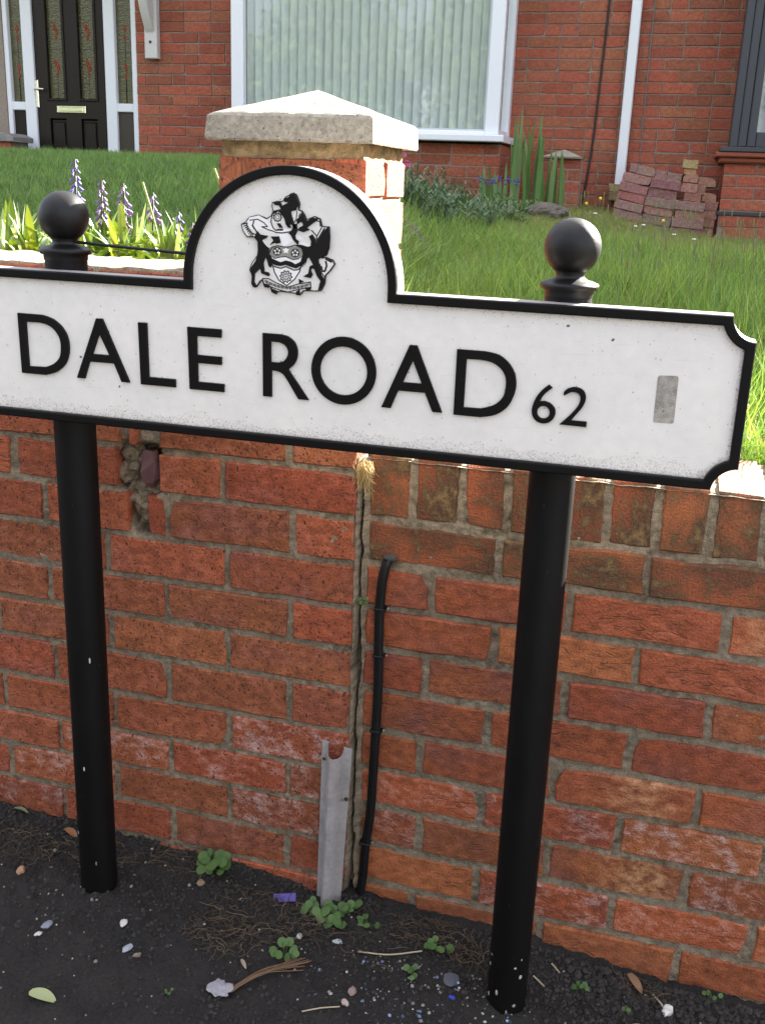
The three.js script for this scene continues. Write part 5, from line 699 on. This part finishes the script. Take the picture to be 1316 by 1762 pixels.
/* ------------------------------------------------------------------ weeds and litter on the ground */
{
  const R = rngOf(909), green = [phys([0.085, 0.17, 0.03], 0.6, { transmission: 0.3, thickness: 0, side: THREE.DoubleSide }), phys([0.06, 0.135, 0.025], 0.6, { transmission: 0.3, thickness: 0, side: THREE.DoubleSide })];
  // a small weed: rounded leaves on thin stalks
  const weed = (x, z, size, n, label, y0) => { const y = y0 ?? soilY(x, z), t = thing('weed', label, 'weed', [x, y, z], y0 ? undefined : undefined), st = []; for (let i = 0; i < n; i++) { const a = R() * 6.28, r = size * Math.sqrt(R()), h = size * (0.35 + 0.7 * R()) , lx = x + Math.cos(a) * r, ly = y + h, lz = z + Math.sin(a) * r * 0.7, q = size * (0.2 + R() * 0.14); st.push(tube([[x, y, z], [lerp(x, lx, 0.5), y + h * 0.7, lerp(z, lz, 0.5)], [lx, ly, lz]], 0.0006, 4, 4)); const g = new THREE.CircleGeometry(q, 10), P = g.attributes.position; for (let k = 0; k < P.count; k++) P.setZ(k, -0.35 * (P.getX(k) ** 2 + P.getY(k) ** 2) / q); g.rotateX(-0.95 + (R() - 0.5) * 0.9).rotateY((R() - 0.5) * 1.6).translate(lx, ly, lz); part(t, 'leaf', g, green[R() < 0.6 ? 0 : 1]); } part(t, 'stem', merge(st), green[1]); };
  weed(-0.695, 0.062, 0.032, 26, 'leafy green weed at the wall foot right of the left post'); weed(-0.482, 0.085, 0.026, 16, 'green weed at the very foot of the grey cable guard'); weed(-0.446, 0.088, 0.028, 18, 'green weed between the cable guard and the black cable'); weed(-0.43, 0.072, 0.024, 8, 'taller green sprig where the black cable meets the soil'); weed(-0.392, 0.078, 0.018, 6, 'small green seedling just right of the black cable');
  weed(-0.497, 0.2, 0.026, 10, 'green weed at the head of the dry brown root'); weed(-0.266, 0.095, 0.022, 8, 'small green weed midway between the cable and the right post'); weed(-0.291, 0.16, 0.017, 6, 'tiny green weed nearer the street left of the right post'); weed(-0.03, 0.08, 0.017, 7, 'tiny green weed just right of the right post foot'); weed(0.18, 0.028, 0.016, 6, 'tiny green weed at the wall foot on the far right'); weed(0.05, 0.11, 0.012, 5, 'tiny green weed left of the white stone'); weed(-0.628, 0.345, 0.009, 4, 'tiny seedling in the bare asphalt at the front'); weed(-0.441, 0.018, 0.011, 7, 'tiny green plant growing from the cracked joint', -0.647);
  const stone = (x, z, a, b, c, col, label, s) => { const g = new THREE.IcosahedronGeometry(1, 1), P = g.attributes.position; for (let i = 0; i < P.count; i++) { const X = P.getX(i), Y = P.getY(i), Z = P.getZ(i), k = 1 + 0.9 * fbm(X * 1.1 + s, Y * 1.1, Z * 1.1, 2); P.setXYZ(i, X * k * a, Y * k * b, Z * k * c); } const y = soilY(x, z) + b * 0.55; single('pebble', toCreasedNormals(g, 0.25).rotateY(s).translate(x, y, z), std(col, 0.85), label, 'pebble', [x, y, z]); };
  stone(0.108, 0.078, 0.012, 0.008, 0.009, [0.62, 0.6, 0.57], 'largest white stone on the soil at bottom right', 1); stone(-0.992, 0.19, 0.011, 0.006, 0.007, [0.34, 0.2, 0.12], 'tan pebble left of the left post foot', 2); stone(-0.877, 0.287, 0.008, 0.004, 0.011, [0.2, 0.21, 0.26], 'blue-grey chip on the asphalt below the left post', 3); stone(-0.878, 0.31, 0.006, 0.003, 0.004, [0.5, 0.47, 0.45], 'pale chip touching the blue-grey one', 4); stone(-0.769, 0.233, 0.01, 0.004, 0.006, [0.55, 0.53, 0.5], 'white flat chip on the asphalt right of the left post foot', 5); stone(-0.734, 0.283, 0.006, 0.004, 0.011, [0.32, 0.34, 0.4], 'pale blue-grey chip in the middle of the asphalt', 6); stone(-0.715, 0.288, 0.007, 0.004, 0.004, [0.22, 0.17, 0.14], 'brown chip beside the pale blue-grey one', 7); stone(-0.23, 0.153, 0.016, 0.005, 0.013, [0.085, 0.09, 0.115], 'dark slate piece left of the right post foot', 8); stone(-0.22, 0.19, 0.006, 0.003, 0.004, [0.03, 0.06, 0.45], 'bright blue plastic scrap left of the right post foot', 9); stone(-0.695, 0.095, 0.007, 0.006, 0.007, [0.24, 0.16, 0.1], 'brown pebble below the leafy weed', 10); stone(-0.37, 0.235, 0.01, 0.005, 0.006, [0.26, 0.19, 0.17], 'pinkish chip at the front middle of the ground', 11); stone(-0.375, 0.256, 0.007, 0.004, 0.005, [0.42, 0.33, 0.28], 'pale pink chip in front of the pinkish one', 12); stone(-0.49, 0.15, 0.005, 0.004, 0.006, [0.5, 0.48, 0.45], 'small white stone below the cable guard', 13); stone(-0.43, 0.13, 0.006, 0.003, 0.008, [0.42, 0.46, 0.46], 'pale green-grey chip below the black cable', 14);
  { const x = -0.544, z = 0.078, y = soilY(x, z) + 0.008; single('plastic_scrap', cbox(-0.02, 0.02, -0.0075, 0.0075, -0.001, 0.001, 0.0006).rotateX(-0.95).rotateZ(0.16).rotateY(0.2).translate(x, y, z), std([0.07, 0.045, 0.24], 0.5), 'purple plastic strip on the soil left of the cable guard', 'plastic scrap', [x, y, z]); }
  const fallen = (x, z, l, w, a, col, label, up = 0.01) => { const g = strap(l, w, 0.5, 0, R, 0.5).rotateZ(-1.35).rotateX((R() - 0.5) * 0.5).rotateY(a), y = soilY(x, z) + up; single('fallen_leaf', g.translate(x, y, z), phys(col, 0.7, { transmission: 0.15, thickness: 0, side: THREE.DoubleSide }), label, 'leaf', [x, y, z]); };
  fallen(-0.815, 0.425, 0.045, 0.019, 0.1, [0.36, 0.4, 0.2], 'pale green fallen leaf on the asphalt at bottom left'); fallen(-1.1, 0.05, 0.03, 0.011, 0.2, [0.22, 0.25, 0.12], 'olive fallen leaf at the wall foot far left'); fallen(-0.985, 0.06, 0.034, 0.015, -0.3, [0.26, 0.12, 0.05], 'brown curled leaf against the left post foot'); fallen(0.045, 0.03, 0.04, 0.013, -0.9, [0.24, 0.13, 0.06], 'brown dead leaf at the wall foot left of the white stone'); fallen(-0.555, 0.24, 0.02, 0.006, -0.8, [0.3, 0.25, 0.18], 'straw-brown sliver above the grey foil'); fallen(-0.705, 0.055, 0.022, 0.007, 1.3, [0.35, 0.38, 0.16], 'yellow-green leaf left of the leafy weed'); fallen(-0.93, 0.05, 0.02, 0.006, 0.8, [0.36, 0.33, 0.24], 'small pale leaf leaning on the wall right of the left post');
  { const l = []; for (let i = 0; i < 16; i++) l.push(tube([[-0.553 + R() * 0.01, soilY(-0.55, 0.3) + 0.006, 0.3 + R() * 0.006], [-0.515, soilY(-0.515, 0.265) + 0.009 + R() * 0.004, 0.265 + (R() - 0.5) * 0.014], [-0.488 + R() * 0.04, soilY(-0.48, 0.22) + 0.01, 0.212 + (R() - 0.5) * 0.03]], 0.0008, 12, 5)); single('dry_root', merge(l), std([0.16, 0.095, 0.055], 0.9), 'dry brown root lying from the weed to the grey foil', 'root', [-0.51, -1.2, 0.26]); }
  { const g = new THREE.IcosahedronGeometry(0.016, 3), P = g.attributes.position; for (let i = 0; i < P.count; i++) { const k = 1 + 0.9 * fbm(P.getX(i) * 120, P.getY(i) * 120, P.getZ(i) * 120, 2); P.setXYZ(i, P.getX(i) * k * 1.1, P.getY(i) * k * 0.35, P.getZ(i) * k); } const y = soilY(-0.56, 0.305) + 0.006; single('foil', toCreasedNormals(g, 0.3).translate(-0.562, y, 0.306), std([0.3, 0.29, 0.32], 0.45), 'crumpled grey foil at the left end of the dry root', 'litter', [-0.562, y, 0.306]); }
  { const tw = (pts, r, label) => single('twig', tube(pts.map(([x, z, u]) => [x, soilY(x, z) + u, z]), r, 14, 5), std([0.42, 0.36, 0.26], 0.9), label, 'twig', [pts[0][0], soilY(pts[0][0], pts[0][1]), pts[0][1]]); tw([[-0.388, 0.148, 0.006], [-0.34, 0.132, 0.007], [-0.29, 0.105, 0.007]], 0.0015, 'long pale straw lying right of the black cable'); tw([[-0.43, 0.3, 0.004], [-0.405, 0.285, 0.006], [-0.38, 0.268, 0.006]], 0.0011, 'thin pale twig at the front below the weeds'); tw([[-0.185, 0.03, 0.01], [-0.165, 0.04, 0.008], [-0.15, 0.06, 0.006]], 0.0013, 'pale straw at the left side of the right post foot'); tw([[-0.105, 0.09, 0.006], [-0.085, 0.11, 0.006]], 0.0016, 'short pale straw right of the right post foot'); tw([[-0.08, 0.05, 0.006], [-0.065, 0.07, 0.007]], 0.0014, 'tan splinter near the right post foot'); tw([[0.06, 0.13, 0.005], [0.1, 0.118, 0.006]], 0.0012, 'thin straw in front of the white stone'); tw([[0.085, 0.055, 0.004], [0.1, 0.075, 0.01], [0.108, 0.085, 0.004]], 0.0016, 'brown twig behind the white stone'); }
  // grit and straw
  const inView = (x, z) => x > -1.2 && x < 0.35; const grit = [], light = [], straw = [];
  for (let i = 0; i < 22000; i++) { const x = -1.15 + R() * 1.5, z = 0.02 + Math.pow(R(), 1.3) * 0.48, band = clamp(1.15 - z * 2.6 + fbm(x * 6, z * 6, 3, 2)), pile = sstep(-0.14, 0.0, x) * sstep(0.25, 0.05, z); if (R() > band * 0.7 + pile) continue; const v = 0.013 + R() * 0.026, s = 0.0012 + R() * R() * 0.0034 + pile * 0.0022 * R(); grit.push([x, soilY(x, z) + s * 0.3, z, [s, s * 0.75, s * (0.7 + R() * 0.5)], R() * 6.28, rgb(v * 1.12, v * 0.98, v * 0.9), R()]); }
  for (let i = 0; i < 520; i++) { const c = R() < 0.4, x = c ? -0.26 + (R() - 0.5) * 0.26 + (R() - 0.5) * 0.12 : -1.15 + R() * 1.45, z = c ? 0.2 + (R() - 0.5) * 0.14 : 0.03 + R() * 0.42, v = 0.12 + R() * R() * 0.5, s = 0.001 + R() * R() * 0.0026, blue = c && R() < 0.3; light.push([x, soilY(x, z) + s * 0.4, z, [s, s * 0.6, s * 0.9], R() * 6.28, blue ? rgb(v * 0.5, v * 0.7, v * 1.2) : rgb(v, v * 0.95, v * 0.88), R()]); }
  const spots = [[-0.56, 0.13, 0.1, 420], [-0.6, 0.2, 0.07, 180], [-0.28, 0.06, 0.07, 320], [-0.2, 0.09, 0.05, 160], [-0.9, 0.09, 0.08, 160], [-1.03, 0.13, 0.07, 200], [-0.75, 0.06, 0.07, 140], [0.07, 0.05, 0.05, 90], [-0.4, 0.1, 0.12, 120]];
  for (const [cx, cz, r, n] of spots) for (let i = 0; i < n * 0.4; i++) { const a = R() * 6.28, q = r * Math.sqrt(R()), x = cx + Math.cos(a) * q, z = Math.max(0.03, cz + Math.sin(a) * q * 0.6), v = 0.04 + R() * R() * 0.22; straw.push([x, soilY(x, z) + 0.003 + R() * 0.007, z, [0.4 + R() * 1.1, 0.7 + R() * 0.5, 1], R() * 6.28, rgb(v, v * 0.7, v * 0.42), (R() - 0.5) * 0.5]); }
  const flakes = []; for (const [x0, yb] of [[-0.1385, -1.225], [-0.1385, -1.2], [-0.8535, -1.17]]) for (let i = 0; i < (x0 > -0.5 ? 5 : 2); i++) { const a = 0.6 + R() * 2.2, v = 0.2 + R() * 0.25; flakes.push([x0 + 0.0309 * Math.cos(a), yb + R() * R() * 0.16, 0.165 + 0.0309 * Math.sin(a), [0.001 + R() * 0.0018, 0.0015 + R() * 0.0036, 0.0006], Math.PI / 2 - a, rgb(v, v * 0.95, v * 0.9), 0]); }
  for (const [y, a, h] of [[-0.735, 0.9, 0.005], [-0.93, 1.5, 0.004]]) flakes.push([-0.8535 + 0.0308 * Math.cos(a), y, 0.165 + 0.0308 * Math.sin(a), [0.0014, h, 0.0005], Math.PI / 2 - a, rgb(0.5, 0.5, 0.5), 0]);
  scatter('petals', new THREE.SphereGeometry(1, 8, 6), std([1, 1, 1], 0.8), flakes, 'pale petals and paint flecks stuck to the feet of the posts', 'petals');
  const pebbleG = new THREE.IcosahedronGeometry(1, 1); { const P = pebbleG.attributes.position; for (let i = 0; i < P.count; i++) { const k = 1 + 0.5 * fbm(P.getX(i) * 1.4, P.getY(i) * 1.4, P.getZ(i) * 1.4, 2); P.setXYZ(i, P.getX(i) * k, P.getY(i) * k, P.getZ(i) * k); } }
  const gm = std([1, 1, 1], 0.95); scatter('gravel', pebbleG, gm, grit, 'dark crumbs of soil and grit along the wall foot', 'gravel'); scatter('gravel', pebbleG, gm, light, 'scattered pale grit and tiny chips on the ground', 'gravel');
  scatter('straw_litter', tube([[-0.016, 0, 0], [-0.004, 0.003, 0.003], [0.006, 0.001, -0.002], [0.016, 0.002, 0.002]], 0.00042, 6, 4), std([1, 1, 1], 0.9), straw, 'thin dry straw littered along the wall foot', 'straw');
}

/* ------------------------------------------------------------------ an unseen van added behind the camera: it keeps the low light off the wall foot and darkens the posts */
{
  const y0 = -1.38, t = thing('added_van', 'unseen dark grey panel van added behind the viewer to dim the wall foot and posts', 'van', [-0.6, y0, 3.1]), z0 = 2.22, z1 = 4.05, X = (x) => x - 3.2, Y = (y) => y0 + y;
  const s = new THREE.Shape(); s.moveTo(X(0), Y(0.35)); s.lineTo(X(0.62), Y(0.35)); s.absarc(X(1.0), Y(0.34), 0.38, Math.PI, 0, true); s.lineTo(X(3.72), Y(0.35)); s.absarc(X(4.1), Y(0.34), 0.38, Math.PI, 0, true); s.lineTo(X(5.0), Y(0.35)); s.quadraticCurveTo(X(5.12), Y(0.4), X(5.1), Y(0.75)); s.quadraticCurveTo(X(5.05), Y(1.05), X(4.55), Y(1.18)); s.lineTo(X(3.85), Y(1.9)); s.quadraticCurveTo(X(3.6), Y(2.12), X(3.1), Y(2.15)); s.lineTo(X(0.15), Y(2.12)); s.quadraticCurveTo(X(0), Y(2.1), X(0), Y(1.9)); s.closePath();
  const paint = phys([0.022, 0.024, 0.028], 0.35, { clearcoat: 0.6, clearcoatRoughness: 0.1 }), gl = phys([0.01, 0.012, 0.014], 0.05), tr = std([0.02, 0.02, 0.02], 0.8);
  part(t, 'body', new THREE.ExtrudeGeometry(s, { depth: z1 - z0 - 0.12, bevelEnabled: true, bevelThickness: 0.06, bevelSize: 0.05, bevelSegments: 3, curveSegments: 16 }).translate(0, 0, z0 + 0.06), paint);
  for (const [z, d] of [[z0 - 0.001, 1], [z1 - 0.005, 1]]) part(t, 'window', ext(poly([[X(2.95), Y(1.2)], [X(4.35), Y(1.2)], [X(3.78), Y(1.82)], [X(2.95), Y(1.92)]]), z, 0.006), gl);
  for (const x of [1.0, 4.1]) for (const z of [z0 + 0.12, z1 - 0.12]) { const w = part(t, 'wheel', new THREE.CylinderGeometry(0.33, 0.33, 0.22, 28).rotateX(Math.PI / 2).translate(X(x), Y(0.33), z), tr); part(w, 'rim', new THREE.CylinderGeometry(0.2, 0.2, 0.232, 20).rotateX(Math.PI / 2).translate(X(x), Y(0.33), z), std([0.3, 0.3, 0.31], 0.4, { metalness: 0.8 })); }
  part(t, 'bumper', cbox(X(4.95), X(5.2), Y(0.35), Y(0.6), z0 + 0.1, z1 - 0.1, 0.03), tr); part(t, 'windscreen', new THREE.BoxGeometry(0.02, 0.9, 1.5).rotateZ(0.77).translate(X(4.27), Y(1.56), (z0 + z1) / 2), gl);
  for (const z of [z0 + 0.25, z1 - 0.25]) part(t, 'headlight', new THREE.SphereGeometry(0.13, 16, 10).scale(0.5, 1, 1.1).translate(X(5.08), Y(0.85), z), std([0.6, 0.6, 0.6], 0.2)); part(t, 'door_line', cbox(X(2.86), X(2.872), Y(0.45), Y(2.0), z0 - 0.003, z0 + 0.002, 0.001), tr); part(t, 'handle', cbox(X(3.0), X(3.16), Y(1.06), Y(1.1), z0 - 0.03, z0 + 0.01, 0.008), tr);
}

/* ------------------------------------------------------------------ across the street, behind the camera: trees and a hedge seen only in the panes */
{
  const R = rngOf(1001), leafG = (() => { const p = [], ix = []; for (let i = 0; i < 12; i++) { const c = [(R() - 0.5) * 0.5, (R() - 0.5) * 0.4, (R() - 0.5) * 0.5], a = R() * 6.28, b = (R() - 0.3) * 1.6, s = 0.05 + R() * 0.05, e = new THREE.Euler(b, a, R() * 3), s0 = p.length / 3; for (const q of [[-s * 0.6, 0, 0], [0, -s, 0], [s * 0.6, 0, 0], [0, s, 0]]) { const v = new THREE.Vector3(...q).applyEuler(e); p.push(v.x + c[0], v.y + c[1], v.z + c[2]); } ix.push(s0, s0 + 1, s0 + 2, s0, s0 + 2, s0 + 3); } const g = new THREE.BufferGeometry(); g.setAttribute('position', new THREE.Float32BufferAttribute(p, 3)); g.setIndex(ix); g.computeVertexNormals(); return g; })();
  const bark = std([0.09, 0.07, 0.05], 0.95);
  [[-6, 15.5, 5.2, 2.3], [-10.5, 17, 6.2, 2.8], [-15.5, 16, 5.6, 2.6], [-20.5, 17.5, 6.5, 3], [-26, 16, 5.5, 2.6], [-1, 18, 5.5, 2.3]].forEach(([x, z, h, r], k) => {
    const t = thing('street_tree', 'leafy green tree across the street, reflected in the window panes', 'tree', [x, -1.4, z], 'trees across the street'), limbs = [tube([[x, -1.4, z], [x + 0.1, h * 0.3 - 1, z], [x, h * 0.75 - 1, z + 0.1]], 0.14, 12, 8)];
    const m = shaded(new THREE.InstancedMesh(leafG, M.leaf, 1500)), o = new THREE.Object3D(); m.name = 'crown'; m.userData.kind = 'stuff'; const cl = Array.from({ length: 16 }, () => { const a = R() * 6.28, e = R() * 2 - 1, q = Math.sqrt(1 - e * e); return [Math.cos(a) * q * r * 0.72, h * 0.62 - 0.4 + e * h * 0.3, Math.sin(a) * q * r * 0.72, r * (0.32 + R() * 0.22)]; });
    for (const c of cl.slice(0, 7)) limbs.push(tube([[x, h * 0.3 - 1, z], [x + c[0] * 0.5, lerp(h * 0.3 - 1, c[1], 0.6), z + c[2] * 0.5], [x + c[0], c[1], z + c[2]]], 0.045, 8, 6));
    for (let i = 0; i < 1500; i++) { const c = cl[i % 16], a = R() * 6.28, e = R() * 2 - 1, q = Math.sqrt(1 - e * e), d = c[3] * Math.cbrt(R()); o.position.set(c[0] + Math.cos(a) * q * d, c[1] + 1.4 + e * d, c[2] + Math.sin(a) * q * d); o.rotation.set(R() * 6, R() * 6, R() * 6); o.scale.setScalar(0.8 + R() * 0.7); o.updateMatrix(); m.setMatrixAt(i, o.matrix); const v = 0.8 + R() * 0.5; m.setColorAt(i, rgb(0.09 * v, 0.13 * v, 0.025 * v)); }
    t.add(m); part(t, 'trunk', merge(limbs), bark);
  });
  const hl = []; for (let i = 0; i < 2600; i++) { const v = 0.8 + R() * 0.5; hl.push([-32 + R() * 40, -1.3 + R() * 1.9, 13 + R() * 0.9, 1.1, R() * 6, rgb(0.08 * v, 0.14 * v, 0.03 * v), R() * 3]); }
  scatter('hedge', leafG, M.leaf, hl, 'long clipped green hedge across the street', 'hedge');
}

/* ------------------------------------------------------------------ raise everything to street level and draw */
for (const o of scene.children) o.position.y += EYE;
renderer.render(scene, camera);
